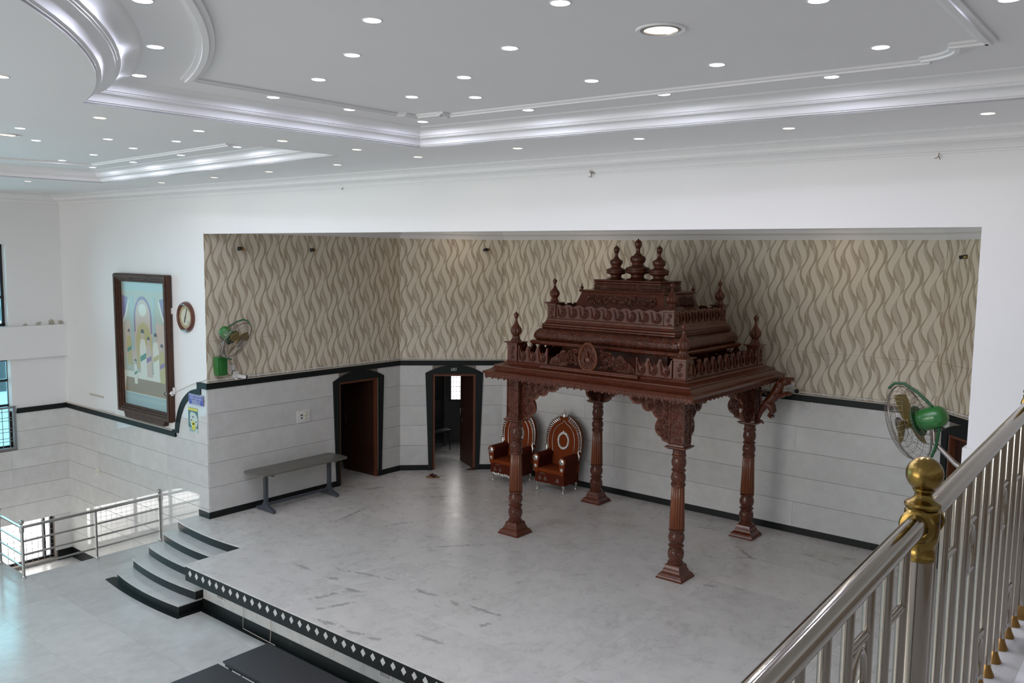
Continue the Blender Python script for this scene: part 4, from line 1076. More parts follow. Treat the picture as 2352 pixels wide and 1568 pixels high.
# ------------------------------------------------------------------ two ceremonial armchairs
def throne(label, loc, rz, skirt):
    t = thing('armchair', label, 'armchair', loc, rz, 'ceremonial armchairs under the canopy')
    # local frame: x right, y back, front face at y=0, width .73
    w = .365
    MB().box(-w + .02, w - .02, .0, .52, .155, .36).build('base', 'dark_velvet', t, bev=.012)
    mb = MB().box(-w + .10, w - .10, -.02, .46, .36, .445); mb.build('seat_cushion', 'rust_velvet', t, bev=.028)
    for sg in (-1, 1):
        pr = [(sg * (w - .115), .36), (sg * (w - .12), .60), (sg * (w - .14), .655)] + [(sg * (w - .055) + .085 * cos(a) * sg, .640 + .085 * sin(a)) for a in [PI - PI * .1 - (PI * 1.12) * k / 10 for k in range(11)]] + [(sg * (w + .008), .54), (sg * (w - .02), .36)]
        pr = pr if sg > 0 else pr[::-1]
        a = MB().prism(pr, [], -.02, .50).build('arm', 'dark_velvet', t, angle=40)
        pr2 = [(x, z) for x, z in pr]
        MB().prism(pr2, [], -.026, -.019).build('arm_front', 'rust_velvet', a, smooth=False)
        ms = MB(); ms.sphere((sg * (w - .055), -.028, .635), .058, 18, 10, (1, .45, 1.08))
        for k in range(10): q = 2 * PI * k / 10; ms.sphere((sg * (w - .055) + .047 * cos(q), -.034, .635 + .05 * sin(q)), .016, 8, 6, (1, .7, 1))
        ms.sphere((sg * (w - .055), -.055, .63), .022, 10, 8)
        ms.build('boss', 'silver', a)
        x = sg * (w - .055); MB().prism([(x - .036, .478), (x, .432), (x + .036, .478), (x, .524)], [], -.034, -.022).build('diamond_plate', 'embossed_silver', a, bev=.003)
    # tall pointed back
    bo_ = [(-.36, .36), (.36, .36), (.375, .62), (.415, .80), (.425, .95), (.405, 1.09), (.355, 1.22), (.27, 1.325), (.15, 1.40), (.04, 1.445), (0, 1.47)]
    bo_ += [(-x, z) for x, z in bo_[2:-1]][::-1]
    Mb = Matrix.Translation((0, .47, 0)) @ Matrix.Translation((0, 0, .36)) @ Matrix.Rotation(-.06, 4, 'X') @ Matrix.Translation((0, 0, -.36))
    bk = MB().prism(bo_, [], -.03, .04).build('backrest', 'rust_velvet', t, smooth=False, bev=.012)
    bk.matrix_local = Mb
    def edge(k, side):
        pts = [(.375, .64), (.40, .74), (.42, .84), (.424, .95), (.408, 1.07), (.365, 1.19), (.295, 1.29), (.20, 1.365), (.10, 1.42)]
        return [(side * x * k, z if k > .95 else .62 + (z - .62) * (k + .03)) for x, z in pts]
    cv = MB()
    for sg in (-1, 1):
        o_ = smooth_path(edge(1.0, sg), 5); i_ = smooth_path(edge(.87, sg), 5)
        cv.tube([(x, -.036, z) for x, z in o_[6:]], .011, 6); cv.tube([(x, -.036, z) for x, z in i_[6:]], .009, 6)
        m_ = len(o_)
        for k in range(7, m_ - 1, 2):
            a, b_ = o_[k], i_[min(k + 2, m_ - 1)]
            cv.tube([(a[0], -.04, a[1]), ((a[0] * .5 + b_[0] * .5) + sg * .012, -.05, (a[1] + b_[1]) / 2), (b_[0], -.04, b_[1])], [.010, .013, .006], 6)
        # swan-neck scrolls at the foot of the arch
        cv.tube([(sg * .375, -.04, .60), (sg * .395, -.045, .68), (sg * .372, -.05, .74), (sg * .395, -.05, .80), (sg * .43, -.045, .80), (sg * .432, -.04, .765)], [.022, .026, .016, .013, .014, .010], 8)
        curl(cv, sg * .055, 1.445, .045, 1.3, PI / 2, sg, y=-.045, th=.013, n=16)
    cv.tube([(0, -.045, 1.41), (0, -.055, 1.46), (0, -.045, 1.50)], [.03, .022, .012], 8); curl(cv, 0, 1.53, .028, 1.0, -PI / 2, 1, y=-.045, th=.011, n=12)
    cv.build('silver_carving', 'silver', bk)
    og = MB()
    for sg in (-1, 1):
        og.tube([(x * sg, -.034, z) for x, z in smooth_path([(.245, .70), (.262, .85), (.262, .98), (.22, 1.12), (.14, 1.22), (.05, 1.275), (0, 1.34)], 5)], .008, 6)
    og.build('ogee_line', 'silver', bk)
    rg = MB(); n_ = 30; vs = []; fs = []
    for i in range(n_):
        a = 2 * PI * i / n_
        for rr, yy in ((.096, -.030), (.104, -.046), (.134, -.046), (.145, -.030)): vs.append((rr * sin(a), yy, .93 + rr * 1.28 * cos(a)))
    for i in range(n_):
        for k in range(3): j = (i + 1) % n_; fs.append((4 * i + k, 4 * i + k + 1, 4 * j + k + 1, 4 * j + k))
    rg.add(vs, fs); rg.prism([(-.018, 1.10), (.018, 1.10), (0, 1.145)], [], -.044, -.03)
    rg.build('oval_ornament', 'embossed_silver', bk)
    sm_ = MB()
    for x in (-.22, -.09, .20):
        for dx, dz in ((-.016, -.014), (.016, -.014), (0, .012)): sm_.tube([(x + dx + .017 * cos(a), -.004, .245 + dz + .019 * sin(a)) for a in [2 * PI * k / 10 for k in range(10)]], .004, 5, closed=True)
        sm_.tube([(x, -.004, .27), (x, -.004, .30)], .004, 5)
    sm_.tube([(-.22, -.004, .34), (-.10, -.004, .34)], .004, 5)
    sm_.build('silver_motif', 'silver', t)
    if skirt:
        sk = MB()
        for k in range(12): sk.sphere((-.28 + .051 * k, -.006, .135 + .016 * abs(cos(k))), .034, 8, 6, (1, .5, 1))
        sk.build('silver_skirt', 'embossed_silver', t)
    lg = MB().tube([(0, 0, .165), (.0, .0, .15), (.012, 0, .11), (.0, 0, .06), (-.008, 0, .03), (0, 0, .0)], [.036, .034, .026, .014, .012, .020], 10).mesh('leg', 'silver')
    for sg in (-1, 1):
        inst('leg', lg, t, (sg * .31, .04, 0), (0, 0, 0 if sg > 0 else PI)); inst('leg', lg, t, (sg * .31, .47, 0), (0, 0, 0 if sg > 0 else PI))
    return t
throne('rust red velvet armchair with silver carved arched back, nearer the canopy rear post', (1.70, 6.70, .002), .02, False)
throne('rust red velvet armchair with a silver fringed skirt, partly behind the front left canopy post', (.62, 6.62, .002), .02, True)

# ------------------------------------------------------------------ stone-topped bench table
t = thing('bench_table', 'long grey stone-topped table on a slate metal frame against the left marble wall', 'table', (-1.31, 3.03, 0))
pl = [(-.24, -.98), (.21, -.98), (.27, -.92), (.27, .92), (.21, .98), (-.24, .98), (-.30, .92), (-.30, -.92)]
mb = MB(); hprism(mb, pl, [], .700, .730); mb.build('stone_top', 'grey_granite', t, bev=.004)
mb = MB(); mb.box(-.03, .03, -.70, .70, .655, .70); mb.build('top_rail', 'blue_grey_metal', t, smooth=False, bev=.003)
MB().box(-.022, .022, -.70, .70, .10, .145).build('stretcher', 'blue_grey_metal', t, smooth=False, bev=.003)
for sy in (-.70, .71):
    l = MB().box(-.035, .035, sy - .03, sy + .03, .06, .70).build('leg', 'blue_grey_metal', t, smooth=False, bev=.004)
    f = MB().prism([(-.26, .018), (.26, .018), (.26, .05), (.10, .10), (.04, .17), (-.04, .17), (-.10, .10), (-.26, .05)], [], sy - .028, sy + .028)
    f.build('foot', 'blue_grey_metal', l, smooth=False, bev=.003)
    c = MB().box(-.24, .24, sy - .02, sy + .02, .668, .70); c.build('crossbar', 'blue_grey_metal', l, smooth=False)
    for sx in (-.22, .22): MB().lathe([(.014, 0), (.016, .01), (.010, .02)], 10, (sx, sy, 0)).build('glide', 'black_plastic', l)

# ------------------------------------------------------------------ wall fans
def fan(label, wallM, x, boxz, hub, axis, spin):
    """wallM frame; hub, axis in world"""
    t = thing('wall_fan', label, 'fan', (0, 0, 0))
    B = wallM @ Matrix.Translation((x, 0, boxz))
    t.matrix_world = B
    Bi = B.inverted()
    pr = [(-.085, .0), (.085, .0), (.098, .10), (.098, .29), (.08, .325), (-.08, .325), (-.098, .29), (-.098, .10)]
    MB().prism(pr, [], -.15, -.009).build('switch_box', 'green_enamel', t, bev=.018)
    MB().box(-.05, .05, -.16, -.150, .04, .26).build('control_panel', 'green_enamel', t, bev=.004)
    ax = Vector(axis).normalized(); H = Vector(hub)
    zz = Vector((0, 0, 1)); sx_ = ax.cross(zz).normalized(); up = sx_.cross(ax)
    A = Matrix((sx_, up, -ax)).transposed().to_4x4(); A.translation = H       # local +z points backwards from the fan face
    A = Bi @ A
    def part(mb, name, mat, par=t, **k):
        o = mb.build(name, mat, par, **k); o.matrix_local = A if par is t else Matrix(); return o
    R_ = .35
    # cage: front dome and rear basket of wire
    cg = MB()
    for rr, z in ((.08, -.055), (.14, -.060), (.20, -.055), (.26, -.035), (.32, -.01), (R_, .035)): cg.tube([(rr * cos(a), rr * sin(a), z) for a in [2 * PI * k / 40 for k in range(40)]], .0022, 4, closed=True)
    for rr, z in ((R_, .055), (.345, .10), (.31, .15), (.22, .175), (.14, .18)): cg.tube([(rr * cos(a), rr * sin(a), z) for a in [2 * PI * k / 40 for k in range(40)]], .0022, 4, closed=True)
    for k in range(44):
        a = 2 * PI * k / 44; c_, s_ = cos(a), sin(a)
        cg.tube([(rr * c_, rr * s_, z) for rr, z in ((.06, -.05), (.14, -.060), (.22, -.052), (.315, -.012), (R_, .035))], .0014, 3, cap=False)
        cg.tube([(rr * c_, rr * s_, z) for rr, z in ((R_, .055), (.345, .10), (.31, .15), (.22, .175), (.12, .18))], .0014, 3, cap=False)
    cage = part(cg, 'wire_cage', 'wire')
    part(MB().tube([(R_ * 1.01 * cos(a), R_ * 1.01 * sin(a), .045) for a in [2 * PI * k / 48 for k in range(48)]], .006, 6, closed=True), 'cage_rim', 'wire')
    part(MB().lathe([(.0005, -.068), (.06, -.066), (.075, -.060), (.078, -.052), (.0005, -.050)], 24), 'hub_badge', 'fan_hub')
    part(MB().lathe([(.0005, -.02), (.035, -.018), (.045, .0), (.045, .05), (.02, .06), (.02, .13)], 20), 'blade_hub', 'fan_blade')
    for k in range(3):
        a0 = spin + 2 * PI * k / 3; bl_ = MB(); vs = []; n = 8
        for i in range(n + 1):
            q = i / n; rr = .04 + .24 * q; ww = .03 + .062 * sin(PI * min(1, q * 1.05) * .75)
            for sg, dz in ((-1, .022), (-.33, .006), (.33, -.008), (1, -.024)):
                a = a0 + sg * ww / max(rr, .07) * .9 + .25 * q; vs.append((rr * cos(a), rr * sin(a), .02 + dz))
        fs = [(4 * i + j, 4 * i + j + 1, 4 * i + 5 + j, 4 * i + 4 + j) for i in range(n) for j in range(3)]
        m2 = len(vs); vs2 = vs + [(x_, y_, z_ + .004) for x_, y_, z_ in vs]
        fs2 = fs + [tuple(m2 + i for i in f)[::-1] for f in fs]
        bd = [4 * i for i in range(n + 1)] + [4 * n + j for j in (1, 2, 3)] + [4 * i + 3 for i in range(n - 1, -1, -1)] + [2, 1]
        fs2 += [(bd[i], bd[(i + 1) % len(bd)], m2 + bd[(i + 1) % len(bd)], m2 + bd[i]) for i in range(len(bd))]
        bl_.add(vs2, fs2); part(bl_, 'blade', 'fan_blade')
    part(MB().lathe([(.05, .13), (.088, .135), (.098, .16), (.102, .22), (.102, .30), (.090, .345), (.06, .375), (.0005, .385)], 28), 'motor', 'green_enamel')
    part(MB().lathe([(.0005, .118), (.14, .12), (.14, .128), (.05, .132)], 28), 'cage_plate', 'dark_green')
    # yoke: curved strap over the cage down to the swivel, joined to the switch box
    yk = MB(); pts = [(-.05, .355, -.02), (-.05, .385, .05), (-.045, .36, .13), (-.04, .25, .22), (-.03, .10, .30)]
    yk.tube(pts, [.012, .014, .014, .014, .014], 8); yk.tube([(x_, -y_, z_) for x_, y_, z_ in pts], [.012, .014, .014, .014, .014], 8)
    part(yk, 'yoke', 'dark_green')
    part(MB().box(-.03, .03, -.13, -.10, .24, .32), 'tilt_knob', 'black_plastic', bev=.006)
    # stem from the box up to the motor
    s0 = Vector((0, -.08, .31)); s3 = A @ Vector((0, -.10, .24)); s2 = A @ Vector((0, -.22, .20))
    MB().tube([s0, s0 * .75 + s2 * .25 + Vector((0, -.02, 0)), s2, s3], [.030, .024, .020, .018], 10).build('stem', 'wire', t)
    cb = [Vector((.13, -.05, .12)), Vector((.16, -.04, .02)), Vector((.21, -.03, -.03)), Vector((.26, -.02, .0)), Vector((.27, -.015, .07))]
    MB().tube([Vector(q) for q in smooth_path([tuple(v) for v in cb], 5)], .005, 6).build('cord', 'black_plastic', t)
    MB().box(.235, .305, -.045, -.009, .06, .15).build('plug_socket', 'white_plastic', t, bev=.004)
    return t
fan('green wall fan with wire cage beside the clock wall, left end of wallpaper', M_al, 1.655 - YF, 2.478, (-1.17, 1.74, 3.08), (.75, .30, -.50), .5)
fan('green wall fan with tilted wire cage seen behind the brass ball', M_ar, AYB - 1.54 - 1.67, 2.478, (9.30, 1.90, 3.09), (-.86, .16, -.36), 1.2)

# ------------------------------------------------------------------ cameras, conduits, small fixtures
def cctv(label, M, x, z, yaw, col='white_plastic'):
    t = thing('security_camera', label, 'camera'); t.matrix_world = M @ Matrix.Translation((x, 0, z))
    MB().box(-.055, .055, -.045, -.009, -.03, .085).build('junction_box', 'white_plastic', t, bev=.005)
    mb = MB(); Rz = Matrix.Translation((.03, -.055, -.005)) @ Matrix.Rotation(yaw, 4, 'Z') @ Matrix.Rotation(PI / 2 + .2, 4, 'X')
    mb.lathe([(.0005, 0), (.030, .002), (.034, .015), (.034, .125), (.036, .13)], 20, M=Rz); mb.build('housing', 'white_plastic', t)
    MB().lathe([(.036, .128), (.036, .155), (.026, .156), (.0005, .148)], 20, M=Rz).build('lens_hood', 'black_plastic', t)
    MB().lathe([(.03, 0), (.035, .01), (.018, .03)], 14, (0, -.05, -.06)).build('bracket', 'white_plastic', t)
    return t
cctv('white bullet camera with black hood on the ledge right of the left fan', M_al, 1.98 - YF, 2.435, 1.2)
cctv('white bullet camera with black hood on the back wall right of the canopy', M_ab, 6.13 + .117, 2.46, .9)
cctv('small white and black camera fixed to the right edge of the framed picture', M_f, -2.70 - XL, 2.09, -1.2)
def conduit(name, label, M, pts, r=.011, y=-.028):
    t = thing(name, label, 'conduit'); t.matrix_world = M
    MB().tube([(x, y, z) for x, z in pts], r, 8).build('pipe', 'white_plastic', t)
    n = 0
    for i in range(len(pts) - 1):
        a, b_ = Vector(pts[i]), Vector(pts[i + 1]); ln = (b_ - a).length
        for k in range(int(ln / .62)):
            q = a + (b_ - a) * (k + .6) / (int(ln / .62) + .2)
            MB().box(q.x - .012, q.x + .012, y - .015, y + .018, q.y - .018, q.y + .018).build('clip', 'white_plastic', t, smooth=False)
    return t
conduit('conduit_pipe', 'white conduit pipe along the black band of the left alcove wall', M_al, [(.0, 2.402), (AY1 - YF, 2.402)])
conduit('conduit_pipe', 'white conduit pipe above the lettered doorway', M_ac, [(.01, 2.402), (CH - .02, 2.402)])
conduit('conduit_pipe', 'white conduit pipe along the back wall behind the canopy', M_ab, [(.01, 2.402), (8.46, 2.402)])
conduit('conduit_pipe', 'white conduit pipe on the right corner wall above the third door', M_ad, [(.01, 2.402), (CH, 2.402)])
conduit('conduit_pipe', 'white conduit pipe down the wall between framed picture and clock', M_f, [(-2.70 - XL, 1.43), (-2.715 - XL, 2.10), (-2.60 - XL, 2.12), (-2.1 - XL, 2.30), (AX0 - .0 - XL, 2.42)], .009, -.018)
conduit('conduit_pipe', 'short white conduit along the picture ledge at its left', M_f, [(-5.55 - XL, 1.425), (-4.95 - XL, 1.425)], .009, -.018)
for (x, z) in ((-2.735, 3.53), (-2.715, 1.50)):
    t = thing('junction_box', 'small white junction box at the picture edge, %s' % ('upper one' if z > 3 else 'lower one'), 'junction box'); t.matrix_world = M_f @ Matrix.Translation((x - XL, 0, z))
    MB().box(-.045, .045, -.04, 0, -.055, .055).build('cover', 'white_plastic', t, bev=.005)
    MB().box(-.03, .03, -.043, -.04, -.04, .04).build('lid', 'white_plastic', t, bev=.002)
def spot(label, M, x, z):
    t = thing('spotlight_holder', label, 'spotlight holder'); t.matrix_world = M @ Matrix.Translation((x, 0, z))
    MB().box(-.045, .045, -.022, -.009, -.03, .03).build('base', 'black_metal', t, bev=.004)
    MB().tube([(.03, -.02, 0), (.045, -.055, -.005)], .022, 12).build('socket', 'brass_old', t); MB().tube([(-.02, -.02, 0), (-.055, -.07, -.012)], [.024, .028], 12).build('shade', 'black_metal', t)
spot('empty black spotlight holder near the left end of the wallpaper', M_al, 2.12 - YF, 4.635)
spot('empty black spotlight holder on the left wallpaper, nearer the corner', M_al, 3.656 - YF, 4.63)
spot('empty black spotlight holder on the wallpaper above the lettered door', M_ac, 1.80, 4.69)
spot('empty black spotlight holder at the far right end of the wallpaper', M_ad, .45, 4.65)
# switchboards
t = thing('switchboard', 'white switchboard with socket and square switches on the left marble wall', 'switchboard'); t.matrix_world = M_al @ Matrix.Translation((3.42 - YF, -.012, 1.515))
MB().box(-.155, .155, -.014, 0, -.115, .115).build('plate', 'white_plastic', t, bev=.003)
for x, z in ((.035, .045), (.10, .045), (.035, -.035)):
    s_ = MB().box(x - .031, x + .031, -.018, -.014, z - .035, z + .035).build('switch_frame', 'cream_plastic', t, bev=.002); MB().box(x - .02, x + .02, -.022, -.018, z - .022, z + .022).build('rocker', 'white_plastic', s_, bev=.002)
MB().box(-.082, -.03, -.017, -.014, .018, .040).build('indicator', 'black_plastic', t, smooth=False); MB().lathe([(.017, 0), (.017, .004)], 12, (-.056, -.016, -.025), M=Matrix.Rotation(PI / 2, 4, 'X')).build('socket_hole', 'black_plastic', t, smooth=False)
MB().box(.072, .125, -.016, -.014, -.065, .002).build('blank_cover', 'white_plastic', t, bev=.001)
for x, z in ((-.135, .09), (.14, .09), (-.135, -.09), (.14, -.09)): MB().lathe([(.005, 0), (.004, .002)], 8, (x, -.014, z), M=Matrix.Rotation(PI / 2, 4, 'X')).build('screw', 'black_plastic', t, smooth=False)
t = thing('socket_outlet', 'small white socket on the glossy marble wall above the stairwell railing', 'socket'); t.matrix_world = M_f @ Matrix.Translation((-5.71 - XL, -.012, .13))
MB().box(-.06, .06, -.014, 0, -.065, .065).build('plate', 'white_plastic', t, bev=.003); MB().box(-.03, .03, -.018, -.014, -.035, .035).build('socket', 'cream_plastic', t, bev=.002)
t = thing('junction_box', 'round white cover plate on the marble wall right of the rear canopy post', 'junction box'); t.matrix_world = M_ab @ Matrix.Translation((6.52, -.012, 2.19))
MB().lathe([(.0005, .02), (.05, .018), (.055, .0)], 20, M=Matrix.Rotation(PI / 2, 4, 'X')).build('cover', 'marble_balcony', t)
# hooks on the cornice
for x, z, lb in ((6.086, 5.47, 'bare wire hook hanging from the wall cornice above the canopy'), (1.94, 5.49, 'bare wire hook hanging from the wall cornice above the lettered door'), (9.55, 5.465, 'bare wire hook on the wall cornice near the right edge')):
    t = thing('wire_hook', lb, 'hook'); t.matrix_world = M_f @ Matrix.Translation((x - XL, -.02, z))
    MB().tube([(0, 0, .02), (-.003, -.005, -.01), (-.02, -.01, -.025), (-.03, -.01, -.02)], .003, 6).build('wire', 'slipper_tan', t); MB().tube([(0, -.005, -.005), (.012, -.01, -.035)], .0025, 6).build('wire_end', 'black_metal', t)

# ------------------------------------------------------------------ clock, framed picture, notices
t = thing('wall_clock', 'round reddish wooden wall clock with cream dial right of the framed picture', 'clock'); t.matrix_world = M_f @ Matrix.Translation((-2.24 - XL, 0, 3.45))
Rc = Matrix.Rotation(PI / 2, 4, 'X')
MB().lathe([(.16, 0), (.265, 0), (.268, .02), (.255, .045), (.225, .055), (.205, .045), (.20, .03)], 40, M=Rc, cap=False).build('rim', 'clock_wood', t)
MB().lathe([(.0005, .022), (.205, .022), (.205, .0)], 40, M=Rc, cap=False).build('dial', 'dial_cream', t)
MB().lathe([(.145, .0225), (.200, .0235), (.2, .0225)], 40, M=Rc, cap=False).build('chapter_ring', 'dial_gold', t)
mb = MB()
for k in range(12): a = PI * k / 6; Mk = Matrix.Rotation(a, 4, 'Y'); mb.boxm(Mk, -.006, .006, -.027, -.024, .155, .190)
mb.build('hour_marks', 'dial_cream', t, smooth=False)
for nm, a, ln, w_ in (('hour_hand', 3.5, .10, .009), ('minute_hand', .35, .155, .006)): MB().boxm(Matrix.Rotation(a, 4, 'Y'), -w_, w_, -.032, -.028, -.02, ln).build(nm, 'black_plastic', t, smooth=False)
MB().lathe([(.0005, .0), (.02, .0), (.02, .002)], 12, (.07, -.026, -.085), M=Rc).build('small_dial', 'fan_hub', t)

t = thing('framed_picture', 'tall framed court-scene print in carved dark wood on the white wall', 'picture'); t.matrix_world = M_f @ Matrix.Translation((-3.635 - XL, 0, 2.85))
w, h = .945, 1.305
lean = Matrix.Rotation(0.006, 4, 'X')
def fr(mb, o, i, y0, y1):
    mb.prism([(-w + o, -h + o), (w - o, -h + o), (w - o, h - o), (-w + o, h - o)], [[(-w + i, -h + i), (w - i, -h + i), (w - i, h - i), (-w + i, h - i)]], y0, y1); return mb
mb = MB(); fr(mb, 0, .115, -.10, -.005); fr(mb, .015, .075, -.125, -.10); fr(mb, .115, .15, -.075, -.01); mb.build('frame', 'frame_wood', t, smooth=False, bev=.008)
mb = MB(); mb.prism([(-w + .25, -h - .10), (w - .25, -h - .10), (w - .20, -h + .01), (-w + .20, -h + .01)], [], -.10, -.005); mb.build('bracket_shelf', 'frame_wood', t, smooth=False, bev=.008)
iw, ih = w - .15, h - .15
cols = {'print_sky': (.33, .42, .40), 'print_floor': (.25, .22, .12), 'print_wall': (.38, .40, .33), 'print_arch': (.22, .15, .28), 'print_peach': (.50, .40, .33), 'print_drape': (.20, .14, .27), 'print_border': (.30, .38, .38),
        'print_cloth': (.60, .60, .52), 'print_gold': (.42, .36, .16), 'print_green': (.10, .22, .17), 'print_skin': (.46, .40, .32), 'print_dark': (.10, .10, .12), 'print_carpet': (.27, .20, .12)}
for k, c in cols.items(): simple(k, c, .3, spec=.4)
_ly = [0]
def pic(name, mat, pts, par=None, lay=None):
    _ly[0] += 1; y = -.0302 - .00012 * (_ly[0] if lay is None else lay)
    return MB().prism([(x * iw, z * ih) for x, z in pts], [], y, -.0298).build(name, mat, par or t, smooth=False)
pr_ = MB().box(-iw, iw, -.030, -.02, -ih, ih).build('print', 'print_wall', t, smooth=False)
pic('sky_band', 'print_sky', [(-1, .86), (1, .86), (1, 1), (-1, 1)], pr_); pic('wall_panel', 'print_peach', [(-.9, -.25), (.9, -.25), (.9, .36), (-.9, .36)], pr_)
pic('border', 'print_border', [(-1, -1), (1, -1), (1, -.80), (-1, -.80)], pr_); pic('border_stripe', 'print_sky', [(-1, -.90), (1, -.90), (1, -.86), (-1, -.86)], pr_)
pic('floor_cloth', 'print_cloth', [(-1, -.45), (1, -.45), (1, -.80), (-1, -.80)], pr_); pic('carpet', 'print_carpet', [(-.9, -.55), (.9, -.55), (.98, -.79), (-.98, -.79)], pr_)
for x in (-.62, .36): pic('column', 'print_sky', [(x, -.1), (x + .16, -.1), (x + .16, .78), (x, .78)], pr_)
ar = [(.40 * cos(a) - .05, .42 + .36 * sin(a)) for a in [PI * k / 12 for k in range(13)]]
pic('arch_outline', 'print_arch', [(.35, .2)] + ar + [(-.45, .2)], pr_); pic('arch_field', 'print_peach', [(.29, .2)] + [(.34 * cos(a) - .05, .42 + .31 * sin(a)) for a in [PI * k / 12 for k in range(13)]] + [(-.39, .2)], pr_)
pic('roundel', 'print_cloth', [(-.05 + .18 * cos(a), .56 + .10 * sin(a)) for a in [2 * PI * k / 16 for k in range(16)]], pr_)
for sg in (-1, 1): pic('drape', 'print_drape', [(sg * .98, .78), (sg * .70, .74), (sg * .78, .55), (sg * .86, .42), (sg * .98, .36)], pr_); pic('drape_hem', 'print_cloth', [(sg * .70, .74), (sg * .66, .70), (sg * .76, .50), (sg * .93, .34), (sg * .98, .36), (sg * .84, .50)], pr_)
pic('throne', 'print_gold', [(-.35, -.38), (.30, -.38), (.34, .1), (.2, .3), (-.03, .38), (-.26, .3), (-.38, .1)], pr_)
def robe(x, z, s, c1, c2):
    pic('robe', c1, [(x - .10 * s, z - .52 * s), (x + .13 * s, z - .52 * s), (x + .12 * s, z - .1 * s), (x + .07 * s, z), (x - .07 * s, z), (x - .12 * s, z - .1 * s)], pr_)
    pic('sash', c2, [(x - .10 * s, z - .30 * s), (x + .11 * s, z - .24 * s), (x + .11 * s, z - .17 * s), (x - .11 * s, z - .23 * s)], pr_)
    pic('head', 'print_skin', [(x + .065 * s * cos(a), z + .055 * s + .06 * s * sin(a)) for a in [2 * PI * k / 12 for k in range(12)]], pr_)
    pic('hair', 'print_dark', [(x + .065 * s * cos(a), z + .075 * s + .055 * s * sin(a)) for a in [PI * k / 6 for k in range(7)]], pr_)
robe(-.72, .12, .9, 'print_gold', 'print_green'); robe(-.08, .10, 1.25, 'print_cloth', 'print_green'); robe(.18, .02, 1.0, 'print_peach', 'print_arch'); robe(.50, .08, 1.1, 'print_cloth', 'print_gold'); robe(.76, -.06, .95, 'print_gold', 'print_arch'); robe(-.45, -.32, .62, 'print_cloth', 'print_green')
t.matrix_world = t.matrix_world @ Matrix.Translation((0, 0, -h)) @ lean @ Matrix.Translation((0, 0, h))

t = thing('wall_strip', 'short thin wooden strip fixed low on the white wall left of the framed picture', 'strip'); t.matrix_world = M_f @ Matrix.Translation((-5.66 - XL, 0, 1.69))
MB().box(-.28, .28, -.02, 0, -.012, .012).build('strip', 'ivory_ledge', t, smooth=False, bev=.002); MB().box(-.28, .28, -.012, 0, -.018, -.0125).build('shadow_gap', 'slipper_tan', t, smooth=False)
t = thing('notice_board', 'blue notice board with white lettering beside the left alcove corner', 'notice'); t.matrix_world = M_f @ Matrix.Translation((-1.955 - XL, -.029, 2.042))
MB().box(-.225, .225, -.006, 0, -.092, .092).build('panel', 'sign_blue', t, smooth=False, bev=.001)
MB().prism([(-.225, -.092), (.225, -.092), (.225, .092), (-.225, .092)], [[(-.220, -.087), (.220, -.087), (.220, .087), (-.220, .087)]], -.0068, -.006).build('border_line', 'sign_white', t, smooth=False)
for s_, z, sz in (('\u0ca8\u0cbf\u0cae\u0ccd\u0cae \u0cb5\u0cb8\u0ccd\u0ca4\u0cc1\u0c97\u0cb3\u0cbf\u0c97\u0cc6', .062, .042), ('\u0ca8\u0cc0\u0cb5\u0cc7 \u0c9c\u0cb5\u0cbe\u0cac\u0ccd\u0ca6\u0cbe\u0cb0\u0cb0\u0cc1', .020, .042), ('MANAGEMENT IS NOT', -.018, .031), ('RESPONSIBLE FOR', -.046, .031), ('YOUR BELONGINGS', -.074, .031)):
    text_mesh(t, 'lettering', s_, sz, 'sign_white', textM(0, z, -.0068), .0006)
t = thing('poster', 'small yellow-headed poster with dark teal picture below the blue notice', 'poster'); t.matrix_world = M_f @ Matrix.Translation((-2.09 - XL, -.013, 1.665))
MB().box(-.152, .152, -.003, 0, -.218, .218).build('sheet', 'print_teal', t, smooth=False)
def pp(nm, mat, pts, k): MB().prism(pts, [], -.003 - .0007 * k, -.0024 - .0007 * k).build(nm, mat, t, smooth=False)
pp('header', 'print_yellow', [(-.152, .168), (.152, .168), (.152, .212), (-.152, .212)], 1); pp('footer', 'print_pale', [(-.152, -.218), (.152, -.218), (.152, -.135), (-.152, -.135)], 1)
pp('motif', 'print_pale', [(.02 + .125 * cos(a), .0 + .14 * sin(a)) for a in [2 * PI * k / 20 for k in range(20)]], 1); pp('motif_top', 'print_pale', [(-.03 + .07 * cos(a), .09 + .06 * sin(a)) for a in [2 * PI * k / 14 for k in range(14)]], 2)
for x, z, r_ in ((-.05, -.0, .022), (.09, -.02, .02), (.0, .06, .025), (.04, -.07, .018)): pp('motif_spot', 'print_dark', [(x + r_ * cos(a), z + r_ * .7 * sin(a)) for a in [2 * PI * k / 8 for k in range(8)]], 3)
pp('badge', 'print_yellow', [(.02 + .055 * cos(a), -.11 + .065 * sin(a)) for a in [2 * PI * k / 16 for k in range(16)]], 4); pp('badge_top', 'print_yellow', [(.0 + .05 * cos(a), -.045 + .03 * sin(a)) for a in [2 * PI * k / 16 for k in range(16)]], 4)
for k in range(3): pp('text_line', 'print_teal', [(-.13, -.160 - .018 * k), (.10 - .03 * k, -.160 - .018 * k), (.10 - .03 * k, -.153 - .018 * k), (-.13, -.153 - .018 * k)], 3)

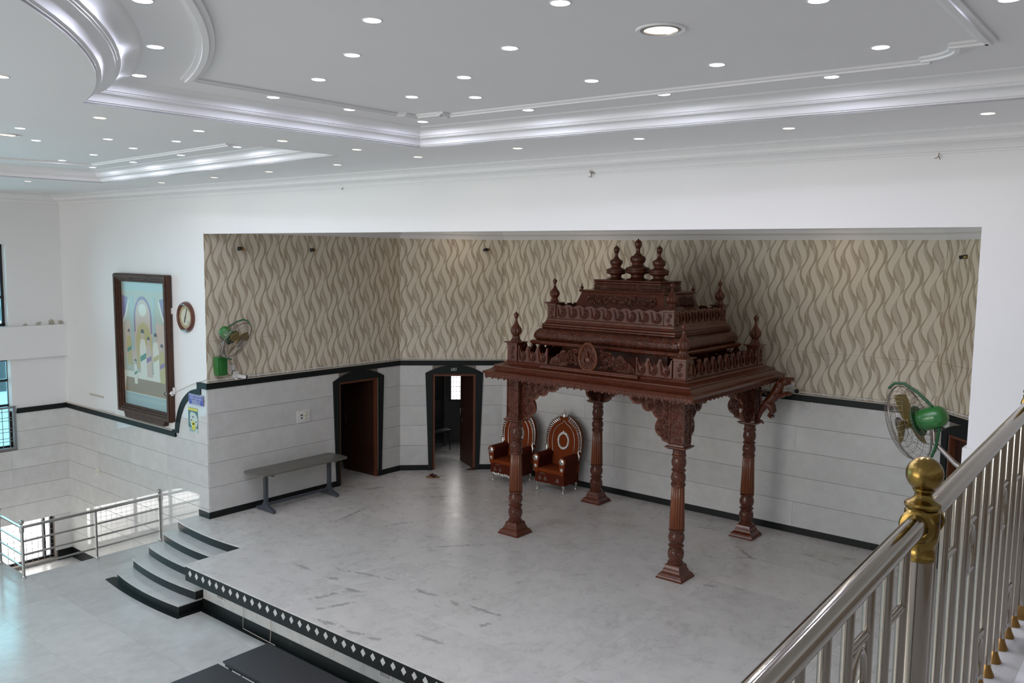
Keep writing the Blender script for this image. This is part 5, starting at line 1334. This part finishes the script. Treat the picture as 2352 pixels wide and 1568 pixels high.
t = thing('banner', 'white banner with blue writing on the front wall behind the balusters', 'banner'); t.matrix_world = M_f @ Matrix.Translation((10.23 - XL, -.021, 1.80))
MB().box(-.37, .37, -.006, 0, -.55, .55).build('sheet', 'sign_white', t, smooth=False)
MB().box(-.37, .37, -.008, -.006, .32, .45).build('heading_band', 'sign_blue', t, smooth=False)
text_mesh(t, 'lettering', 'NOTICE', .10, 'sign_white', textM(0, .385, -.0085), .0004) if False else None
for k in range(7):
    for j in range(9):
        if (k * 5 + j * 3) % 7 in (0, 4): continue
        x = -.34 + .078 * j; z = .22 - .115 * k; q = MB(); q.tube([(x, -.007, z), (x + .03, -.007, z + .02), (x + .045, -.007, z - .01), (x + .02, -.007, z - .03)], .0035, 4); q.build('pen_stroke', 'sign_blue', t, smooth=False)

# ------------------------------------------------------------------ slippers, cable
t = thing('slippers', 'tan and dark red slippers lying before the lettered door', 'slippers', (-.78, 5.97, 0), .95)
for dx, dy, rz in ((0, 0, .15), (.03, -.09, -.1)):
    s_ = bpy.data.objects.new('slipper', None); M_ = Matrix.Translation((dx, dy, 0)) @ Matrix.Rotation(rz, 4, 'Z')
    bpy.data.objects.remove(s_)
    so_ = MB(); hprism(so_, [(.13 * cos(a) + (0 if cos(a) > 0 else -.0), (.045 + .008 * cos(a)) * sin(a)) for a in [2 * PI * k / 20 for k in range(20)]], [], .0, .022)
    o = so_.build('slipper_sole', 'slipper_tan', t, bev=.004); o.matrix_local = M_
    sp_ = MB(); sp_.tube([(.02, -.045, .015), (.03, -.025, .05), (.035, 0, .06), (.03, .025, .05), (.02, .045, .015)], .016, 8); sp_.tube([(-.03, -.043, .015), (-.01, -.02, .045), (-.005, 0, .052), (-.01, .02, .045), (-.03, .043, .015)], .014, 8)
    sp_.build('strap', 'slipper_red', o)
t = thing('cloth_scrap', 'brown cloth scrap at the right foot of the lettered doorway', 'cloth'); t.matrix_world = M_ac @ Matrix.Translation((1.50, -.06, 0))
mb = MB(); mb.prism([(-.10, 0), (.10, 0), (.09, .03), (.03, .045), (-.04, .025)], [], -.03, .04); mb.build('cloth', 'frame_wood', t, bev=.01)
t = thing('cable', 'thin pale cable looping under the stage front band to the floor', 'cable', (0, 0, 0))
MB().tube([(1.08, .275, -.245), (1.08, .27, -.60), (1.09, .26, Z0 + .01), (1.4, .25, Z0 + .008), (1.88, .24, Z0 + .008)], .005, 6).build('wire', 'ivory_ledge', t)
MB().tube([(1.74, .275, -.245), (1.74, .27, -.60), (1.76, .24, Z0 + .01)], .005, 6).build('wire_drop', 'ivory_ledge', t)

# ------------------------------------------------------------------ black tables in front of the stage
def ftable(label, x0, y1, L_, W_):
    t = thing('folding_table', label, 'table', (x0 + L_ / 2, y1 - W_ / 2, Z0), 0, 'black tables before the stage')
    H = .752
    mb = MB(); mb.box(-L_ / 2, L_ / 2, -W_ / 2, W_ / 2, H - .022, H); mb.build('table_top', 'table_top_black', t, bev=.006)
    mb = MB()
    for sg in (-1, 1): mb.box(-L_ / 2 + .02, L_ / 2 - .02, sg * (W_ / 2 - .03) - .012, sg * (W_ / 2 - .03) + .012, H - .062, H - .022)
    mb.build('apron', 'black_metal', t, smooth=False)
    for sg in (-1, 1):
        for sy in (-1, 1):
            x, y = sg * (L_ / 2 - .07), sy * (W_ / 2 - .05)
            MB().box(x - .014, x + .014, y - .014, y + .014, 0.0, H - .03).build('leg', 'black_metal', t, smooth=False)
            MB().tube([(x, y, H - .30), (x - sg * .28, y, H - .04)], .008, 8).build('brace', 'black_metal', t)
        x = sg * (L_ / 2 - .07); MB().box(x - .01, x + .01, -W_ / 2 + .05, W_ / 2 - .05, .14, .16).build('stretcher', 'black_metal', t, smooth=False)
    return t
ftable('black-topped folding table nearest the stage band', 3.075, -.70, 1.85, .60)
ftable('black-topped folding table at the bottom edge, farther from the stage', 3.085, -1.362, 1.85, .60)

# ------------------------------------------------------------------ stairwell railing of steel tube
t = thing('stairwell_railing', 'stainless steel tube railing with ball-topped posts round the stairwell', 'railing', (-3.22, -.97, Z0))
ps = [(0, 0), (-.02, 1.19), (-.07, 2.38), (-1.0, .02), (-2.2, .04)]
def ball_post(x, y, ball=True, h=.86):
    mb = MB().lathe([(.045, 0), (.045, .012), (.030, .03), (.025, .05), (.025, h)], 16, (x, y, 0)); p = mb.build('post', 'steel', t)
    if ball:
        MB().lathe([(.034, .80), (.036, .83), (.036, .90), (.022, .915), (.016, .93), (.020, .938), (.034, .95), (.042, .972), (.036, 1.0), (.02, 1.012), (.0005, 1.015)], 16, (x, y, -.04)).build('ball_cap', 'steel', p)
ball_post(*ps[0]); ball_post(*ps[1], ball=False, h=.83); ball_post(*ps[2]); ball_post(*ps[3]); ball_post(*ps[4])
for z, r_ in ((.85, .026), (.61, .016), (.39, .016), (.185, .016)):
    nm = 'handrail' if r_ > .02 else 'rail'
    MB().tube([(ps[0][0], ps[0][1], z), (ps[1][0], ps[1][1], z), (ps[2][0], ps[2][1], z)], r_, 12).build(nm, 'steel', t)
    MB().tube([(ps[0][0], ps[0][1], z), (ps[3][0], ps[3][1], z), (ps[4][0], ps[4][1], z)], r_, 12).build(nm, 'steel', t)

# ------------------------------------------------------------------ balcony with its steel and brass railing
BX, BZ = 10.765, 2.90
mb = MB(); mb.box(10.62, 13.0, -13.0, YF - .02, 2.62, 2.80); mb.box(10.62, 10.93, -13.0, YF - .02, 2.80, BZ - .001)
struct(mb.build('floor_balcony', 'white_paint', smooth=False))
mb = MB(); mb.box(10.60, 10.865, -13.0, YF - .02, BZ - .02, BZ); k_ = struct(mb.build('trim_balcony_kerb', 'marble_balcony', smooth=False, bev=.004))
mb = MB(); mb.box(10.865, 13.0, -13.0, YF - .02, 2.80, 2.815); struct(mb.build('floor_balcony_paving', 'marble_balcony', smooth=False))
t = thing('balcony_railing', 'polished steel balcony railing with brass ball post in the right foreground', 'railing', (BX, -3.80, BZ))
def rz_(y): return .957 + .043 * y       # y measured from the brass post
g_ = [(.0385, 0)]
MB().tube([(0, y, rz_(y)) for y in (-2.4, -1.6, -.8, -.035)], .031, 28).build('handrail', 'rail_steel', t)
MB().tube([(0, y, rz_(y)) for y in (.035, .8, 1.6, 2.6, 3.9, 5.2)], .031, 28).build('handrail', 'rail_steel', t)
def main_post(y):
    h = rz_(y)
    p = MB().lathe([(.062, 0), (.062, .02), (.048, .05), (.039, .055), (.039, h - .10)], 28, (0, y, 0)).build('post', 'rail_steel', t)
    MB().lathe([(.066, 0), (.066, .022), (.052, .05), (.040, .06)], 24, (0, y, 0)).build('post_foot', 'brass_old', p)
    c = MB().lathe([(.038, h - .118), (.043, h - .114), (.044, h - .104), (.040, h - .098), (.040, h - .070), (.047, h - .058), (.048, h - .04), (.048, h + .026), (.045, h + .031), (.041, h + .034), (.048, h + .038), (.050, h + .045), (.047, h + .052), (.038, h + .056),
                    (.032, h + .060), (.025, h + .067), (.023, h + .076), (.027, h + .084), (.030, h + .088), (.030, h + .092), (.024, h + .096)], 32, (0, y, 0)).build('brass_collar', 'brass', p)
    for sg in (-1, 1): MB().lathe([(.030, .012), (.046, .014), (.049, .020), (.044, .028), (.032, .030)], 28, (0, y + sg * .034, h - .008), M=Matrix.Rotation(-sg * PI / 2, 4, 'X'), cap=False).build('brass_flange', 'brass', p)
    MB().sphere((0, y, h + .134), .0505, 40, 26).build('brass_ball', 'brass', p)
    sc = MB()
    for dy in (-.012, .018): sc.sphere((.045, y + dy, h - .0), .005, 8, 6)
    sc.build('screw', 'black_plastic', p)
main_post(0.0); main_post(2.03)
foot = MB().lathe([(.030, 0), (.030, .006), (.024, .018), (.017, .036), (.015, .05)], 18).mesh('foot_cone', 'brass_old')
S_ = .157
yb = [.70 + .5 * S_ + S_ * k for k in range(-40, 30)]
ys = [y for y in yb if -2.35 < y < 5.1 and abs(y) > .07 and abs(y - 2.03) > .07]
for y in ys:
    b_ = MB().tube([(0, 0, .03), (0, 0, rz_(y) - .02)], .0145, 14).build('baluster', 'rail_steel', t, (0, y, 0)); inst('foot_cone', foot, b_)
def bar(y, z): MB().tube([(0, y - S_ / 2, z), (0, y + S_ / 2, z)], .011, 10).build('crossbar', 'rail_steel', t)
def ringp(y, z):
    pts = [(0, y + .048 * cos(a), z + .078 * sin(a)) for a in [2 * PI * k / 24 for k in range(24)]]
    MB().tube(pts, .013, 10, closed=True).build('oval_ring', 'rail_steel', t)
for k in range(-5, 7):
    y = .70 + 4 * S_ * k
    if -2.3 < y < 5 and abs(y) > .1 and abs(y - 2.03) > .1: bar(y, .785); ringp(y, .690); bar(y, .600); 
    y += 2 * S_
    if -2.3 < y < 5 and abs(y) > .1 and abs(y - 2.03) > .1: bar(y, .75); bar(y, .25); ringp(y, .16); bar(y, .07)

# ------------------------------------------------------------------ recessed ceiling lights
def downlight(label, x, y, z, cool, group, r=.046, big=False):
    t = thing('recessed_downlight', label, 'ceiling light', (x, y, z), 0, group)
    k = 'lamp_cool' if cool else 'lamp_warm'
    if ('dl', r) not in _tm:
        _tm[('dl', r)] = MB().lathe([(r, .004), (r, -.003), (r + .003, -.004), (r + .008, -.002), (r + .010, .0)], 28, cap=False).mesh('ring', 'ring_paint')
    if ('lens', r, k) not in _tm: _tm[('lens', r, k)] = MB().lathe([(.0005, -.004), (r, -.004), (r, .004)], 24, cap=False).mesh('lens', k)
    if big:
        MB().lathe([(r, .002), (r + .003, -.010), (r + .018, -.006), (r + .020, -.001)], 36, cap=False).build('inner_ring', 'fan_hub', t)
        MB().lathe([(r + .020, -.001), (r + .022, -.008), (r + .040, -.010), (r + .046, -.001)], 36, cap=False).build('outer_ring', 'ring_paint', t)
    inst('ring', _tm[('dl', r)], t); inst('lens', _tm[('lens', r, k)], t)
    kk = ('lamp', cool, big)
    if kk not in _tm:
        l = bpy.data.lights.new('lamp', 'AREA'); l.shape = 'DISK'; l.size = r * 1.9; l.energy = (COOL_W if cool else WARM_W) * (2.2 if big else 1)
        l.color = (0.76, 0.79, 1.0) if cool else (1.0, 0.80, 0.58); l.spread = PI; _tm[kk] = l
    inst('lamp', _tm[kk], t, (0, 0, -.012))
ORD = ['first', 'second', 'third', 'fourth', 'fifth', 'sixth', 'seventh', 'eighth', 'ninth', 'tenth', 'eleventh', 'twelfth', 'thirteenth', 'fourteenth', 'fifteenth', 'sixteenth', 'seventeenth', 'eighteenth', 'nineteenth', 'twentieth', 'twenty-first', 'twenty-second']
cool1 = [(5.503, -3.337), (7.255, -4.228), (6.399, -3.702), (5.572, -2.288), (6.427, -2.52), (5.627, -1.567), (7.195, -2.869), (7.889, -3.324), (6.486, -1.673), (5.668, -0.739), (7.312, -1.982), (6.878, -1.377), (8.089, -2.44), (6.859, -0.693),
         (8.854, -2.994), (7.955, -1.383), (8.118, -0.663), (8.871, -1.344), (9.847, -2.312), (9.321, -0.574), (9.815, -1.217), (10.552, -1.816)]
for i, (x, y) in enumerate(cool1): downlight('cool white downlight, large recess, %s from left of twenty-two' % ORD[i], x, y, ZU, True, 'cool white downlights in the large recess')
cool2 = [(1.958, -2.742), (1.063, -2.231), (-0.94, -1.091), (-1.572, -0.385), (0.161, -1.175), (1.885, -1.818), (1.303, -1.237), (-0.289, -0.425), (2.366, -1.288), (1.111, -0.514), (2.5, -0.607)]
for i, (x, y) in enumerate(cool2): downlight('cool white downlight, far left recess, %s from left of eleven' % ORD[i], x, y, ZU, True, 'cool white downlights in the far left recess')
warm1 = [(-3.11, -0.687), (-1.391, 0.585), (0.223, 0.499), (1.673, 0.404), (3.175, 0.312), (4.605, 0.249), (5.997, 0.245), (7.34, 0.3), (8.653, 0.424), (10.06, 0.513)]
for i, (x, y) in enumerate(warm1): downlight('warm downlight by the wall cornice, %s from left of ten' % ORD[i], x, y, ZC, False, 'warm downlights along the cornice')
warm2 = [(5.543, -4.24), (4.414, -3.1), (4.412, -2.238), (4.473, -1.41), (4.551, -0.564)]
for i, (x, y) in enumerate(warm2): downlight('warm downlight between the two recesses, %s from left of five' % ORD[i], x, y, ZC, False, 'warm downlights between the recesses')
downlight('large round warm downlight with a stepped ring in the big recess', 9.002, -2.288, ZU, False, None, .088, True)
downlight('large round warm downlight at the left edge, in the far recess', 1.30, -2.62, ZU, False, None, .087, True)
# the part of the hall ceiling behind the camera carries the same lights
for i, (x, y) in enumerate([(8.2, -5.2), (9.6, -6.6), (11.3, -9.2), (7.6, -9.5), (3.0, -8.0), (0, -9.5), (-3.5, -6.5), (4, -11.5), (10, -11), (-3.5, -11)]):
    downlight('cool white downlight behind the camera, %s of ten going back' % ORD[i], x, y, ZU if x > 8 and y > -8.5 else ZC, True, 'downlights behind the camera')
for x, y, lb in ((-.35, 6.35, 'warm alcove downlight above the lettered door corner'), (2.2, 6.75, 'warm alcove downlight above the armchairs'), (6.9, 6.75, 'warm alcove downlight right of the canopy'), (8.7, 5.9, 'warm alcove downlight near the right corner wall'), (.2, 3.2, 'warm alcove downlight over the left stage floor')):
    downlight(lb, x, y, ZA, False, None)
bpy.context.view_layer.update()
